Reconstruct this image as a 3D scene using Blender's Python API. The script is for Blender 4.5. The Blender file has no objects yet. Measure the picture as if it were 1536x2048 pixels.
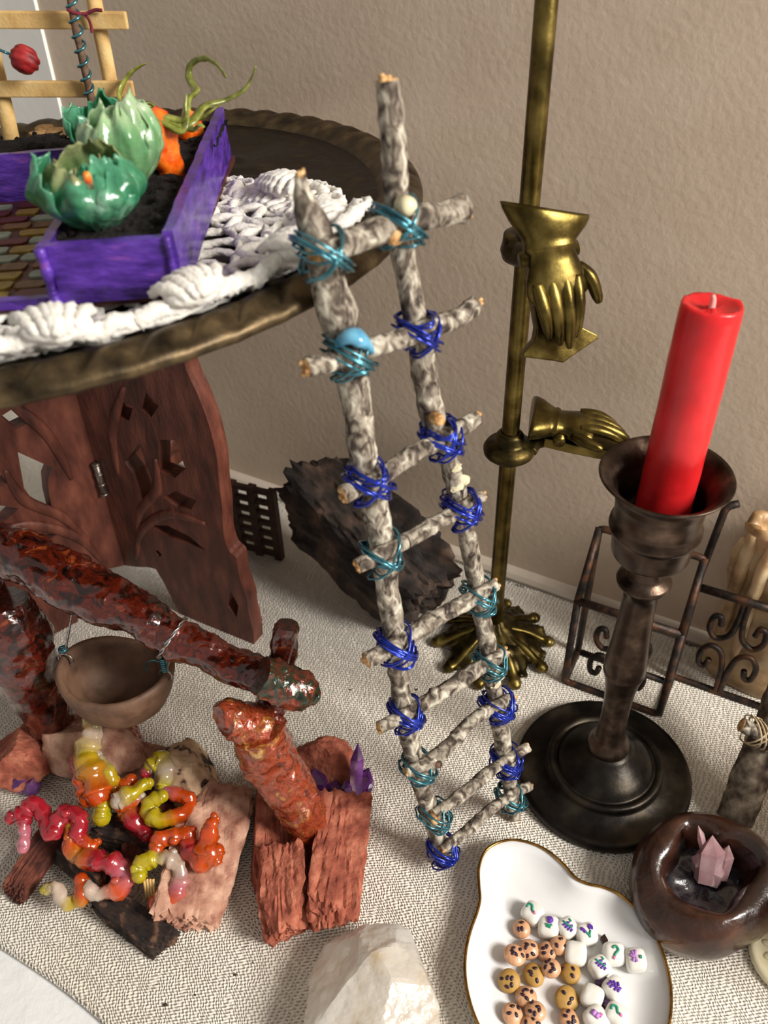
import bpy, bmesh, math, random
from mathutils import Vector, Matrix, noise
from mathutils.geometry import tessellate_polygon

sc = bpy.context.scene
col = sc.collection
PI = math.pi
V = Vector

# ------------------------------------------------------------------ camera
# Everything below is written in centimetres and scaled to metres (CM).
CM = 0.01
FPX = 1800.0
PITCH = math.radians(40.0)
ROLL = math.radians(1.6)
CAM = V((0, 0, 40))
FWD = V((0, math.cos(PITCH), -math.sin(PITCH)))
U0 = V((0, math.sin(PITCH), math.cos(PITCH)))
RGT = V((1, 0, 0)) * math.cos(ROLL) - U0 * math.sin(ROLL)
UPV = U0 * math.cos(ROLL) + V((1, 0, 0)) * math.sin(ROLL)
cam_d = bpy.data.cameras.new('camera')
cam = bpy.data.objects.new('camera', cam_d)
col.objects.link(cam)
m3 = Matrix((RGT, UPV, -FWD)).transposed()
cam.matrix_world = Matrix.Translation(CAM * CM) @ m3.to_4x4()
cam_d.sensor_fit = 'VERTICAL'
cam_d.sensor_height = 24.0
cam_d.lens = FPX * 24.0 / 2048.0
cam_d.clip_start = 0.01
cam_d.clip_end = 20
cam_d.dof.use_dof = True
cam_d.dof.focus_distance = 0.40
cam_d.dof.aperture_fstop = 8.5
sc.camera = cam

# ------------------------------------------------------------------ light
world = bpy.data.worlds.new('room_light')
sc.world = world
world.use_nodes = True
wb = world.node_tree.nodes['Background']
wb.inputs['Color'].default_value = (1.0, 0.95, 0.88, 1)
wb.inputs['Strength'].default_value = 0.38


def area(name, loc, target, size, power, color, spread=180):
    ld = bpy.data.lights.new(name, 'AREA')
    ld.shape = 'RECTANGLE'
    ld.size, ld.size_y = size[0] * CM, size[1] * CM
    ld.energy = power
    ld.color = color
    ld.spread = math.radians(spread)
    lo = bpy.data.objects.new(name, ld)
    col.objects.link(lo)
    lo.location = V(loc) * CM
    d = V(target) - V(loc)
    lo.rotation_euler = d.to_track_quat('-Z', 'Y').to_euler()
    return lo


# daylight from the window to the right of the picture, about a metre and a half away
area('window_right_offscreen', (110, -40, 98), (2, 26, 4), (40, 55), 35.0, (1.0, 0.96, 0.90))

sc.view_settings.view_transform = 'Standard'
sc.view_settings.look = 'None'
sc.view_settings.gamma = 1.0
sc.view_settings.use_curve_mapping = False
sc.view_settings.exposure = 0.1

# ------------------------------------------------------------------ helpers


def ray(px, py):
    return RGT * ((px - 768) / FPX) - UPV * ((py - 1024) / FPX) + FWD


def P(px, py, z=0.0):
    """point of the photograph on the level z"""
    d = ray(px, py)
    return CAM + d * ((z - 40.0) / d.z)


def PY(px, py, y):
    d = ray(px, py)
    return CAM + d * (y / d.y)


def PL(px, py, o, n):
    d = ray(px, py)
    return CAM + d * ((o - CAM).dot(n) / d.dot(n))


def proj(q):
    d = q - CAM
    return 768 + FPX * d.dot(RGT) / d.dot(FWD), 1024 - FPX * d.dot(UPV) / d.dot(FWD)


def Zat(x, y, py):
    lo, hi = -5.0, 39.0
    for _ in range(40):
        m = (lo + hi) / 2
        if proj(V((x, y, m)))[1] > py:
            lo = m
        else:
            hi = m
    return m


def lerp(a, b, t):
    return a + (b - a) * t


def sstep(a, b, x):
    t = max(0.0, min(1.0, (x - a) / (b - a)))
    return t * t * (3 - 2 * t)


def interp(tab, x):
    if x <= tab[0][0]:
        return tab[0][1]
    for (a, va), (b, vb) in zip(tab, tab[1:]):
        if x <= b:
            return va + (vb - va) * (x - a) / (b - a)
    return tab[-1][1]


def nz(p, s=1.0, o=0.0):
    return noise.noise(V((p[0] * s + o, p[1] * s + o * 1.7, p[2] * s - o * 0.6)))


def fz(p, s=1.0, o=0.0, octv=4):
    return noise.fractal(V((p[0] * s + o, p[1] * s + o * 1.7, p[2] * s - o * 0.6)), 0.9, 2.1, octv)


def spline(pts, n=6, closed=False):
    pts = [V(p) for p in pts]
    out = []
    N = len(pts)
    segs = N if closed else N - 1
    for i in range(segs):
        if closed:
            a, b, c, d = pts[(i - 1) % N], pts[i], pts[(i + 1) % N], pts[(i + 2) % N]
        else:
            a, b, c, d = pts[max(i - 1, 0)], pts[i], pts[i + 1], pts[min(i + 2, N - 1)]
        for k in range(n):
            t = k / n
            out.append(0.5 * ((2 * b) + (c - a) * t + (2 * a - 5 * b + 4 * c - d) * t * t
                              + (3 * b - a - 3 * c + d) * t ** 3))
    if not closed:
        out.append(pts[-1])
    return out


def resample_list(vals, n):
    """stretch a short list of numbers (or tuples) over n samples"""
    res = []
    for i in range(n):
        t = i / max(n - 1, 1) * (len(vals) - 1)
        k = min(int(t), len(vals) - 2) if len(vals) > 1 else 0
        if len(vals) == 1:
            res.append(vals[0])
            continue
        w = t - k
        a, b = vals[k], vals[k + 1]
        if isinstance(a, tuple):
            res.append(tuple(x + (y - x) * w for x, y in zip(a, b)))
        else:
            res.append(a + (b - a) * w)
    return res


class MB:
    """collects one mesh; coordinates in cm, world space"""

    def __init__(self):
        self.v, self.f, self.mi, self.c = [], [], [], None

    def vert(self, p, c=None):
        self.v.append(V(p))
        if c is not None:
            if self.c is None:
                self.c = {}
            self.c[len(self.v) - 1] = c
        return len(self.v) - 1

    def face(self, idx, m=0):
        self.f.append(tuple(idx))
        self.mi.append(m)

    def tube(self, pts, rad, seg=8, closed=False, cap=True, capm=0, disp=None, cols=None, flat=1.0, up=None, m=0):
        n = len(pts)
        pts = [V(p) for p in pts]
        if not isinstance(rad, (list, tuple)):
            rad = [rad] * n
        elif len(rad) != n:
            rad = resample_list(list(rad), n)
        if cols is not None and len(cols) != n:
            cols = resample_list(cols, n)
        tan = []
        for i in range(n):
            if closed:
                t = pts[(i + 1) % n] - pts[i - 1]
            else:
                t = pts[min(i + 1, n - 1)] - pts[max(i - 1, 0)]
            if t.length < 1e-9:
                t = V((0, 0, 1))
            tan.append(t.normalized())
        ref = V(up) if up is not None else (V((0, 0, 1)) if abs(tan[0].z) < 0.9 else V((1, 0, 0)))
        nrm = (ref - tan[0] * ref.dot(tan[0])).normalized()
        rings = []
        for i in range(n):
            if up is not None:
                nn = V(up) - tan[i] * V(up).dot(tan[i])
                if nn.length > 1e-6:
                    nrm = nn.normalized()
            else:
                nn = nrm - tan[i] * nrm.dot(tan[i])
                if nn.length > 1e-6:
                    nrm = nn.normalized()
            bi = tan[i].cross(nrm)
            ring = []
            for k in range(seg):
                a = 2 * PI * k / seg
                d = nrm * (math.cos(a) * flat) + bi * math.sin(a)
                r = rad[i]
                p = pts[i] + d * r
                if disp:
                    p = p + d * disp(p, i / max(n - 1, 1), a)
                ring.append(self.vert(p, cols[i] if cols is not None else None))
            rings.append(ring)
        last = n if closed else n - 1
        for i in range(last):
            r0, r1 = rings[i], rings[(i + 1) % n]
            for k in range(seg):
                self.face((r0[k], r0[(k + 1) % seg], r1[(k + 1) % seg], r1[k]), m)
        if cap and not closed:
            for ring, fl, e in ((rings[0], True, 0), (rings[-1], False, n - 1)):
                idx = list(reversed(ring)) if fl else list(ring)
                self.face(idx, capm)
        return rings

    def lathe(self, prof, n=48, o=(0, 0, 0), ax=None, disp=None, close=False, m=0):
        """prof: list of (r, z); ax: matrix columns (x, y, z)"""
        o = V(o)
        X, Y, Z = ax if ax else (V((1, 0, 0)), V((0, 1, 0)), V((0, 0, 1)))
        rings = []
        for (r, z) in prof:
            if r < 1e-6:
                rings.append([self.vert(o + Z * z)])
                continue
            ring = []
            for k in range(n):
                a = 2 * PI * k / n
                rr, zz = r, z
                if disp:
                    rr, zz = disp(r, z, a)
                ring.append(self.vert(o + X * (math.cos(a) * rr) + Y * (math.sin(a) * rr) + Z * zz))
            rings.append(ring)
        for r0, r1 in zip(rings, rings[1:] + ([rings[0]] if close else [])):
            if len(r0) == 1 and len(r1) == 1:
                continue
            for k in range(n):
                if len(r0) == 1:
                    self.face((r0[0], r1[(k + 1) % n], r1[k]), m)
                elif len(r1) == 1:
                    self.face((r0[k], r0[(k + 1) % n], r1[0]), m)
                else:
                    self.face((r0[k], r0[(k + 1) % n], r1[(k + 1) % n], r1[k]), m)

    def hexa(self, c8, m=0):
        """eight corners: four below (ccw), four above"""
        i = [self.vert(p) for p in c8]
        for q in ((3, 2, 1, 0), (4, 5, 6, 7), (0, 1, 5, 4), (1, 2, 6, 5), (2, 3, 7, 6), (3, 0, 4, 7)):
            self.face([i[k] for k in q], m)

    def box(self, o, x, y, z, m=0):
        """box from centre o and three full-length edge vectors"""
        o, x, y, z = V(o), V(x) / 2, V(y) / 2, V(z) / 2
        self.hexa([o - x - y - z, o + x - y - z, o + x + y - z, o - x + y - z,
                   o - x - y + z, o + x - y + z, o + x + y + z, o - x + y + z], m)

    def ball(self, o, x, y, z, sub=2, disp=None, cols=None):
        """ellipsoid with half axes x, y, z"""
        bm = bmesh.new()
        bmesh.ops.create_icosphere(bm, subdivisions=sub, radius=1)
        base = len(self.v)
        o, x, y, z = V(o), V(x), V(y), V(z)
        for v in bm.verts:
            d = v.co.copy()
            k = disp(d) if disp else 1.0
            self.vert(o + (x * d.x + y * d.y + z * d.z) * k, cols(d) if cols else None)
        bm.verts.index_update()
        for f in bm.faces:
            self.face([base + v.index for v in f.verts])
        bm.free()

    def prism(self, loops, o, x, y, t, m=0):
        """flat plate: loops of 2-D points (first outer, then holes) in the frame o, x, y, thickness vector t"""
        pl = [[V((a, b, 0)) for a, b in lp] for lp in loops]
        tris = tessellate_polygon(pl)
        flat = [p for lp in pl for p in lp]
        o, x, y, t = V(o), V(x), V(y), V(t)
        a = [self.vert(o + x * p.x + y * p.y) for p in flat]
        b = [self.vert(o + x * p.x + y * p.y + t) for p in flat]
        sgn = x.cross(y).dot(t)
        for tr in tris:
            A, B, Cc = (flat[i] for i in tr)
            ccw = ((B - A).cross(Cc - A)).z > 0
            tr = list(tr) if ccw == (sgn > 0) else list(reversed(tr))
            self.face([b[i] for i in tr], m)
            self.face([a[i] for i in reversed(tr)], m)
        k = 0
        for lp in pl:
            n = len(lp)
            for i in range(n):
                j = (i + 1) % n
                self.face((a[k + i], a[k + j], b[k + j], b[k + i]), m)
            k += n

    def build(self, name, mats, root=None, smooth=True, loc=None, fix=True):
        me = bpy.data.meshes.new(name)
        if root is not None:
            L = V(root['_o'])
        elif loc is not None:
            L = V(loc)
        else:
            xs = [v.x for v in self.v]
            ys = [v.y for v in self.v]
            zs = [v.z for v in self.v]
            L = V(((min(xs) + max(xs)) / 2, (min(ys) + max(ys)) / 2, min(zs)))
        me.from_pydata([((v - L) * CM)[:] for v in self.v], [], self.f)
        if not isinstance(mats, (list, tuple)):
            mats = [mats]
        for mt in mats:
            me.materials.append(mt)
        if len(mats) > 1:
            me.polygons.foreach_set('material_index', self.mi)
        if self.c:
            at = me.color_attributes.new('Col', 'FLOAT_COLOR', 'POINT')
            for i, c in self.c.items():
                at.data[i].color = (c[0], c[1], c[2], 1)
        me.polygons.foreach_set('use_smooth', [smooth] * len(me.polygons))
        if fix:
            bm = bmesh.new()
            bm.from_mesh(me)
            bmesh.ops.recalc_face_normals(bm, faces=bm.faces)
            bm.to_mesh(me)
            bm.free()
        me.update()
        ob = bpy.data.objects.new(name, me)
        col.objects.link(ob)
        ob['_o'] = (L.x, L.y, L.z)
        if root is not None:
            ob.parent = root
        else:
            ob.location = L * CM
        return ob


def tag(o, label, cat, group=None):
    o['label'] = label
    o['category'] = cat
    if group:
        o['group'] = group
    return o


def thing(name, loc, label, cat, group=None):
    o = bpy.data.objects.new(name, None)
    col.objects.link(o)
    o.empty_display_size = 0.005
    L = V(loc)
    o.location = L * CM
    o['_o'] = (L.x, L.y, L.z)
    return tag(o, label, cat, group)


def struct(o):
    o['kind'] = 'structure'
    return o


def sharpen(o, deg=35):
    """keep hard edges on a smooth-shaded mesh"""
    me = o.data
    bm = bmesh.new()
    bm.from_mesh(me)
    lim = math.radians(deg)
    for e in bm.edges:
        if len(e.link_faces) == 2 and e.calc_face_angle(0) > lim:
            e.smooth = False
    bm.to_mesh(me)
    bm.free()
    return o


# ------------------------------------------------------------------ materials
def lin(h):
    h = h.lstrip('#')
    r = []
    for i in (0, 2, 4):
        c = int(h[i:i + 2], 16) / 255
        r.append(c / 12.92 if c <= 0.04045 else ((c + 0.055) / 1.055) ** 2.4)
    return tuple(r)


def L4(h):
    return lin(h) + (1.0,)


def mat(name, cols, scale=1.0, rough=0.6, metal=0.0, bump=0.0, bscale=None, detail=4, stretch=(1, 1, 1),
        trans=0.0, sss=0.0, sssr=(1, 0.5, 0.3), coat=0.0, attr=False, tex='noise', spec=0.5, dist=0.0, rough2=None,
        ior=1.45, sheen=0.0, sssc=0.3, contrast=None, alpha=1.0):
    """noise-coloured surface; scale = features per cm; bump = height in cm"""
    mt = bpy.data.materials.new(name)
    mt.use_nodes = True
    nt = mt.node_tree
    N, Lk = nt.nodes, nt.links
    b = N['Principled BSDF']
    tc = N.new('ShaderNodeTexCoord')
    mp = N.new('ShaderNodeMapping')
    mp.inputs['Scale'].default_value = tuple(100.0 * s for s in stretch)
    Lk.new(tc.outputs['Object'], mp.inputs['Vector'])
    if tex == 'voronoi':
        t = N.new('ShaderNodeTexVoronoi')
        t.inputs['Scale'].default_value = scale
        out = t.outputs['Distance']
    else:
        t = N.new('ShaderNodeTexNoise')
        t.inputs['Scale'].default_value = scale
        t.inputs['Detail'].default_value = detail
        t.inputs['Distortion'].default_value = dist
        out = t.outputs['Fac']
    Lk.new(mp.outputs['Vector'], t.inputs['Vector'])
    rp = N.new('ShaderNodeValToRGB')
    el = rp.color_ramp.elements
    n = len(cols)
    cs = [(c if isinstance(c, tuple) else (0.3 + 0.4 * i / max(n - 1, 1), c)) for i, c in enumerate(cols)]
    while len(el) < n:
        el.new(0.5)
    if n == 1:
        el[0].color = el[1].color = L4(cs[0][1])
    else:
        for e, (p, c) in zip(el, cs):
            e.position = p
            e.color = L4(c)
    Lk.new(out, rp.inputs['Fac'])
    colour = rp.outputs['Color']
    if attr:
        at = N.new('ShaderNodeVertexColor')
        at.layer_name = 'Col'
        mx = N.new('ShaderNodeMix')
        mx.data_type = 'RGBA'
        mx.blend_type = 'MULTIPLY'
        mx.inputs['Factor'].default_value = 1.0
        Lk.new(at.outputs['Color'], mx.inputs['A'])
        Lk.new(colour, mx.inputs['B'])
        colour = mx.outputs['Result']
    Lk.new(colour, b.inputs['Base Color'])
    b.inputs['Roughness'].default_value = rough
    if rough2 is not None:
        mr = N.new('ShaderNodeMapRange')
        mr.inputs['From Min'].default_value = 0.3
        mr.inputs['From Max'].default_value = 0.7
        mr.inputs['To Min'].default_value = rough
        mr.inputs['To Max'].default_value = rough2
        Lk.new(out, mr.inputs['Value'])
        Lk.new(mr.outputs['Result'], b.inputs['Roughness'])
    b.inputs['Metallic'].default_value = metal
    b.inputs['Transmission Weight'].default_value = trans
    b.inputs['IOR'].default_value = ior
    b.inputs['Specular IOR Level'].default_value = spec
    b.inputs['Coat Weight'].default_value = coat
    b.inputs['Coat Roughness'].default_value = 0.12
    if sheen:
        b.inputs['Sheen Weight'].default_value = sheen
    if sss:
        b.inputs['Subsurface Weight'].default_value = sss
        b.inputs['Subsurface Radius'].default_value = sssr
        b.inputs['Subsurface Scale'].default_value = sssc * CM
    if bump:
        if bscale is not None:
            t2 = N.new('ShaderNodeTexNoise')
            t2.inputs['Scale'].default_value = bscale
            t2.inputs['Detail'].default_value = 5
            Lk.new(mp.outputs['Vector'], t2.inputs['Vector'])
            bo = t2.outputs['Fac']
        else:
            bo = out
        bp = N.new('ShaderNodeBump')
        bp.inputs['Strength'].default_value = 1.0
        bp.inputs['Distance'].default_value = bump * CM
        Lk.new(bo, bp.inputs['Height'])
        Lk.new(bp.outputs['Normal'], b.inputs['Normal'])
    return mt


M = {}
M['wall'] = mat('wall_paint', ['ccb8a2', 'd4c1ac'], scale=0.4, rough=0.62, bump=0.022, bscale=3.0)
M['trim'] = mat('white_gloss_paint', ['f0eee8', 'f5f3ee'], scale=0.3, rough=0.35, bump=0.02, bscale=1.2)
M['skirting'] = mat('beige_skirting_paint', ['bfb1a0', 'c8bbab'], scale=0.4, rough=0.5, bump=0.02, bscale=1.5)
M['ledge'] = mat('white_ledge_paint', ['dedfdf', 'e8e8e7'], scale=0.6, rough=0.4, bump=0.05, bscale=2.0)
M['bark'] = mat('twig_bark', [(0.33, '2c231d'), (0.43, '5d5247'), (0.51, '867b6d'), (0.59, 'a79e8e'), (0.68, 'cbc4b3')], scale=3.2, stretch=(1, 1, 0.55), dist=0.8,
                rough=0.85, bump=0.06, detail=6)
M['raw'] = mat('raw_broken_wood', ['7a4a25', 'c99a63', 'e3c08c'], scale=5, rough=0.8, bump=0.05)
M['wire_blue'] = mat('cobalt_wire', ['16278c', '2440c4'], scale=2, rough=0.22, metal=0.75, coat=0.6)
M['wire_teal'] = mat('teal_wire', ['2c6272', '4f93a0'], scale=2, rough=0.24, metal=0.75, coat=0.6)
M['glue_blue'] = mat('blue_glue', ['3f86ad', '74b4cf'], scale=2, rough=0.2, coat=0.5, sss=0.3)
M['tray'] = mat('aged_brass_tray', [(0.35, '15110d'), (0.55, '271f16'), (0.7, '40341f')], scale=0.9, rough=0.38, metal=0.85,
                bump=0.03, bscale=3, rough2=0.55)
M['rim'] = mat('rubbed_brass_rim', [(0.3, '2c2419'), (0.5, '4d402d'), (0.7, '6f5d42')], scale=1.1, rough=0.36, metal=0.8, bump=0.02, bscale=3,
               rough2=0.5)
M['stand'] = mat('carved_red_wood', [(0.3, '3c1c15'), (0.5, '5e3125'), (0.7, '7a4636')], scale=1.2, rough=0.5, bump=0.05,
                 stretch=(1, 1, 0.35), bscale=5)
M['hinge'] = mat('dull_hinge_metal', ['6d625a', '9a9088'], scale=4, rough=0.4, metal=0.9)
M['crochet'] = mat('white_cotton', ['cfc8bd', 'ece8e0'], scale=3.0, rough=0.95, bump=0.09, bscale=4.5, sss=0.1, sssr=(1, .9, .8), sheen=0.3)
M['purple'] = mat('purple_acrylic', [(0.3, '2c1656'), (0.5, '4c2a8c'), (0.66, '5f39a5'), (0.78, '8a4a9c')], scale=0.9, rough=0.38,
                  bump=0.05, stretch=(1, 1, 3.0), bscale=2.5, coat=0.25)
M['soil'] = mat('potting_soil', ['060404', '100b09', '1f1611'], scale=6, rough=1.0, bump=0.1)
M['tan_soil'] = mat('cork_bits', ['9a774c', 'c39c69'], scale=5, rough=0.95, bump=0.08)
M['brickbase'] = mat('painted_mortar', ['3a1a34', '4b2417', '5a2f1c'], scale=1.2, rough=0.55, bump=0.03)
for k, c in dict(gold=('7a5f16', '9c8226'), rust=('4a1c14', '672c1c'), sage=('747f6c', '959b86'), ochre=('5a3c18', '775624')).items():
    M['brick_' + k] = mat('painted_brick_' + k, list(c), scale=2.5, rough=0.5, bump=0.03)
M['craft_wood'] = mat('craft_stick_wood', ['b08a52', 'd0ab6e', 'dcbf85'], scale=0.9, rough=0.7, stretch=(1, 1, 1), bump=0.02, bscale=7)
M['stem'] = mat('brown_twig_stem', ['4a3527', '7b614e'], scale=3, rough=0.8, bump=0.04)
M['thread'] = mat('dark_red_thread', ['4b1220', '7c2433'], scale=4, rough=0.9)
M['bud'] = mat('crinkled_red_bud', ['540b10', '8a181b', 'a3292a'], scale=2.5, rough=0.55, bump=0.05)
M['cab_dark'] = mat('dark_green_film', [(0.3, '3f8a66'), (0.5, '5fb088'), (0.7, 'b9e0c6')], scale=0.8, rough=0.2, trans=0.35, attr=True, bump=0.09, bscale=2.2, sss=0.2,
                    sssr=(0.3, 1, 0.4), coat=0.5)
M['cab_light'] = mat('pale_green_film', [(0.3, '8cc894'), (0.5, 'b6d8a2'), (0.7, 'dcecc8')], scale=0.8, rough=0.2, trans=0.35, attr=True, bump=0.09, bscale=2.2, sss=0.2,
                     sssr=(0.3, 1, 0.4), coat=0.5)
M['cab_olive'] = mat('olive_film', [(0.3, '7d8a50'), (0.6, 'aab07c')], scale=1.0, rough=0.22, trans=0.35, attr=True, bump=0.09, bscale=2.2, coat=0.4)
M['carrot'] = mat('orange_glue_carrot', ['c4380b', 'ee6a17', 'f7902c'], scale=2, rough=0.18, sss=0.5, sssr=(1, 0.3, 0.05), bump=0.05, coat=0.6)
M['greens'] = mat('carrot_top_film', ['50521b', '7c8232', 'a2a54e'], scale=2.5, rough=0.3, bump=0.04, trans=0.1, coat=0.4)
M['foil'] = mat('varnished_foil', [(0.30, '0e0504'), (0.43, '2e0e08'), (0.52, '5e1c0e'), (0.6, '3c120a'), (0.68, '84361a'), (0.80, 'a06a30')], scale=1.1,
                rough=0.14, metal=0.25, bump=0.08, bscale=2.2, dist=1.6, coat=0.9, detail=6)
M['foil_light'] = mat('varnished_foil_light', [(0.26, '240b06'), (0.4, '6a2612'), (0.5, 'a04426'), (0.58, '74301a'), (0.68, 'b4722f'), (0.80, 'cdb078')], scale=1.2,
                      rough=0.14, metal=0.2, bump=0.14, bscale=2.4, dist=1.6, coat=0.9, detail=6)
M['foil_dark'] = mat('varnished_foil_green', [(0.3, '0b0f08'), (0.45, '22301a'), (0.55, '5a2212'), (0.7, '8a3a1c')], scale=1.6, rough=0.14, metal=0.3,
                     bump=0.14, bscale=2.4, dist=1.5, coat=0.9, detail=6)
M['clay'] = mat('unglazed_brown_clay', ['4f382a', '6f523f', '7d5f49'], scale=0.8, rough=0.6, bump=0.04, bscale=2.5)
M['iron_wire'] = mat('twisted_tin_wire', ['8a6a4a', 'b9c3c9'], scale=6, rough=0.3, metal=0.9)
M['redchip'] = mat('red_bark_chip', [(0.3, '6b2f22'), (0.5, '9c5540'), (0.68, 'b9735a')], scale=1.3, rough=0.9, bump=0.09, bscale=4, detail=7)
M['pinkchip'] = mat('pale_bark_chip', [(0.3, '7a4a3a'), (0.48, 'ab7d68'), (0.68, 'cda58c')], scale=1.1, rough=0.9, bump=0.09, bscale=4, detail=7)
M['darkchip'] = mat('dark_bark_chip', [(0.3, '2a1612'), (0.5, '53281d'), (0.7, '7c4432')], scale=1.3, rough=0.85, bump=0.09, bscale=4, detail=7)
M['tanrock'] = mat('speckled_tan_rock', [(0.36, '1c1718'), (0.43, '5e4a3d'), (0.47, 'b79678'), (0.7, 'd6b896')], scale=1.5, rough=0.9, bump=0.07, detail=8)
M['char'] = mat('charred_chip', [(0.35, '120c0a'), (0.55, '2f2019'), (0.7, '7d5a45')], scale=1.6, rough=0.8, bump=0.08, detail=8)
M['amethyst'] = mat('amethyst', ['2b1230', '5b2a6b', '8a559a'], scale=1.2, rough=0.15, trans=0.25, coat=0.6, ior=1.54, sss=0.1)
M['glue'] = mat('coloured_hot_glue', [(0.3, 'e0d8d0'), (0.6, 'ffffff')], scale=1.3, rough=0.12, trans=0.5, sss=0.35, sssr=(1, 0.5, 0.2), sssc=0.35, bump=0.05,
                bscale=2.2, attr=True, coat=0.8)
M['quartz'] = mat('milky_quartz', [(0.3, 'd9c4a4'), (0.42, 'e6ddd0'), (0.7, 'f1ede6')], scale=0.5, rough=0.25, trans=0.40, sss=0.4, sssr=(1, 0.9, 0.8), sssc=0.9,
                  bump=0.09, bscale=2.4, ior=1.5)
M['porcelain'] = mat('white_porcelain', ['dcdcdc', 'e4e4e4'], scale=0.2, rough=0.08, coat=0.6)
M['gold'] = mat('gilt_rim', ['6f4d20', 'b58a44'], scale=2, rough=0.25, metal=1.0)
M['marsh'] = mat('white_clay_bead', ['dcd8cf', 'ebe8e0'], scale=2, rough=0.2, coat=0.5, sss=0.2, sssr=(1, .9, .8), bump=0.01)
M['cookie_pink'] = mat('pinkish_cookie_clay', ['c08d66', 'd6a67f'], scale=2.5, rough=0.35, coat=0.3, bump=0.06, bscale=3.5)
M['cookie_tan'] = mat('golden_cookie_clay', ['a8803f', 'b8924e'], scale=2.5, rough=0.55, bump=0.02)
M['choc'] = mat('chocolate_paint', ['1d100e', '3a2233'], scale=4, rough=0.4)
M['ink_purple'] = mat('purple_ink', ['3b1d8c', '6a37a8'], scale=4, rough=0.5)
M['ink_lilac'] = mat('lilac_ink', ['9a62b4', 'b684c4'], scale=4, rough=0.5)
M['ink_green'] = mat('green_ink', ['1e6a4a', '2f9a80'], scale=4, rough=0.5)
M['ink_pink'] = mat('pink_ink', ['d95a9c', 'ee86b4'], scale=4, rough=0.5)
M['pewter'] = mat('dark_bronze_pewter', [(0.3, '1a1816'), (0.5, '2a2622'), (0.7, '40392f')], scale=0.7, rough=0.30, metal=0.85, bump=0.015, bscale=3, rough2=0.45)
M['bronze'] = mat('worn_bronze_stem', [(0.3, '2c221c'), (0.5, '46382e'), (0.7, '68564a')], scale=1.0, rough=0.26, metal=0.85, bump=0.015, bscale=3, rough2=0.4)
M['verdigris'] = mat('verdigris', ['8f9a86', 'c3c6b4'], scale=4, rough=0.9, bump=0.04)
M['red_wax'] = mat('red_wax', [(0.3, 'b4181b'), (0.6, 'd3262a')], scale=0.5, rough=0.30, sss=0.6, sssr=(1, 0.22, 0.10), sssc=0.5, bump=0.02, bscale=2.2)
M['wick'] = mat('pink_wick', ['d98a86', 'e8aaa2'], scale=4, rough=0.8)
M['brass'] = mat('antique_brass', [(0.3, '3b3117'), (0.5, '5f5128'), (0.7, '86743f')], scale=0.9, rough=0.27, metal=0.95, bump=0.015, bscale=3, rough2=0.42)
M['brass_dark'] = mat('tarnished_brass', [(0.3, '241e10'), (0.5, '40361b'), (0.7, '63532c')], scale=1.2, rough=0.33, metal=0.9, bump=0.03, bscale=2.5, rough2=0.5)
M['iron'] = mat('rusty_wrought_iron', [(0.35, '1f1a18'), (0.5, '352a25'), (0.66, '5a3a26')], scale=1.5, rough=0.55, metal=0.5, bump=0.03, bscale=4)
M['wax'] = mat('old_cream_wax', [(0.3, '8f6f48'), (0.5, 'c2a27a'), (0.7, 'd9c19d')], scale=0.7, rough=0.4, sss=0.4, sssr=(1, 0.7, 0.4), sssc=0.8, bump=0.05, bscale=1.5)
M['wax_white'] = mat('white_wax_pool', ['cfc6bb', 'ddd5cb'], scale=0.6, rough=0.3, sss=0.3)
M['pod'] = mat('glazed_brown_clay', [(0.3, '170c08'), (0.5, '311a11'), (0.66, '482918'), (0.77, '66432c')], scale=0.6, rough=0.28, coat=0.45, bump=0.10, bscale=1.3)
M['podin'] = mat('black_resin_pool', ['0e0c0f', '262329', '4a4448'], scale=1.2, rough=0.12, bump=0.14, bscale=1.6, coat=0.8)
M['rose'] = mat('rose_quartz', ['b98a8e', 'dab0b4', 'ecd2d2'], scale=1.0, rough=0.12, trans=0.4, sss=0.3, coat=0.7, ior=1.5)
M['logbark'] = mat('grey_brown_log_bark', [(0.34, '2a211b'), (0.46, '5a4c40'), (0.58, '857867'), (0.68, 'aa9c88')], scale=1.3, rough=0.9, bump=0.08, detail=7)
M['twine'] = mat('beige_thread', ['b89f78', 'd8c4a2'], scale=5, rough=0.9)
M['shell'] = mat('cream_embossed_disc', ['cfc49c', 'e6dcbc'], scale=1.2, rough=0.35, bump=0.03, coat=0.3)
M['burnt'] = mat('dark_driftwood', [(0.34, '15110f'), (0.48, '2b221d'), (0.62, '4a3a30'), (0.72, '6d5747')], scale=0.7, rough=0.85, bump=0.16, bscale=1.4, detail=8)
M['lattice'] = mat('dark_brown_lattice', ['2a1a14', '4a2e24'], scale=2, rough=0.7, bump=0.03)
M['crumb'] = mat('dark_crumbs', ['2a211c', '4a3c33'], scale=5, rough=1.0)


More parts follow.
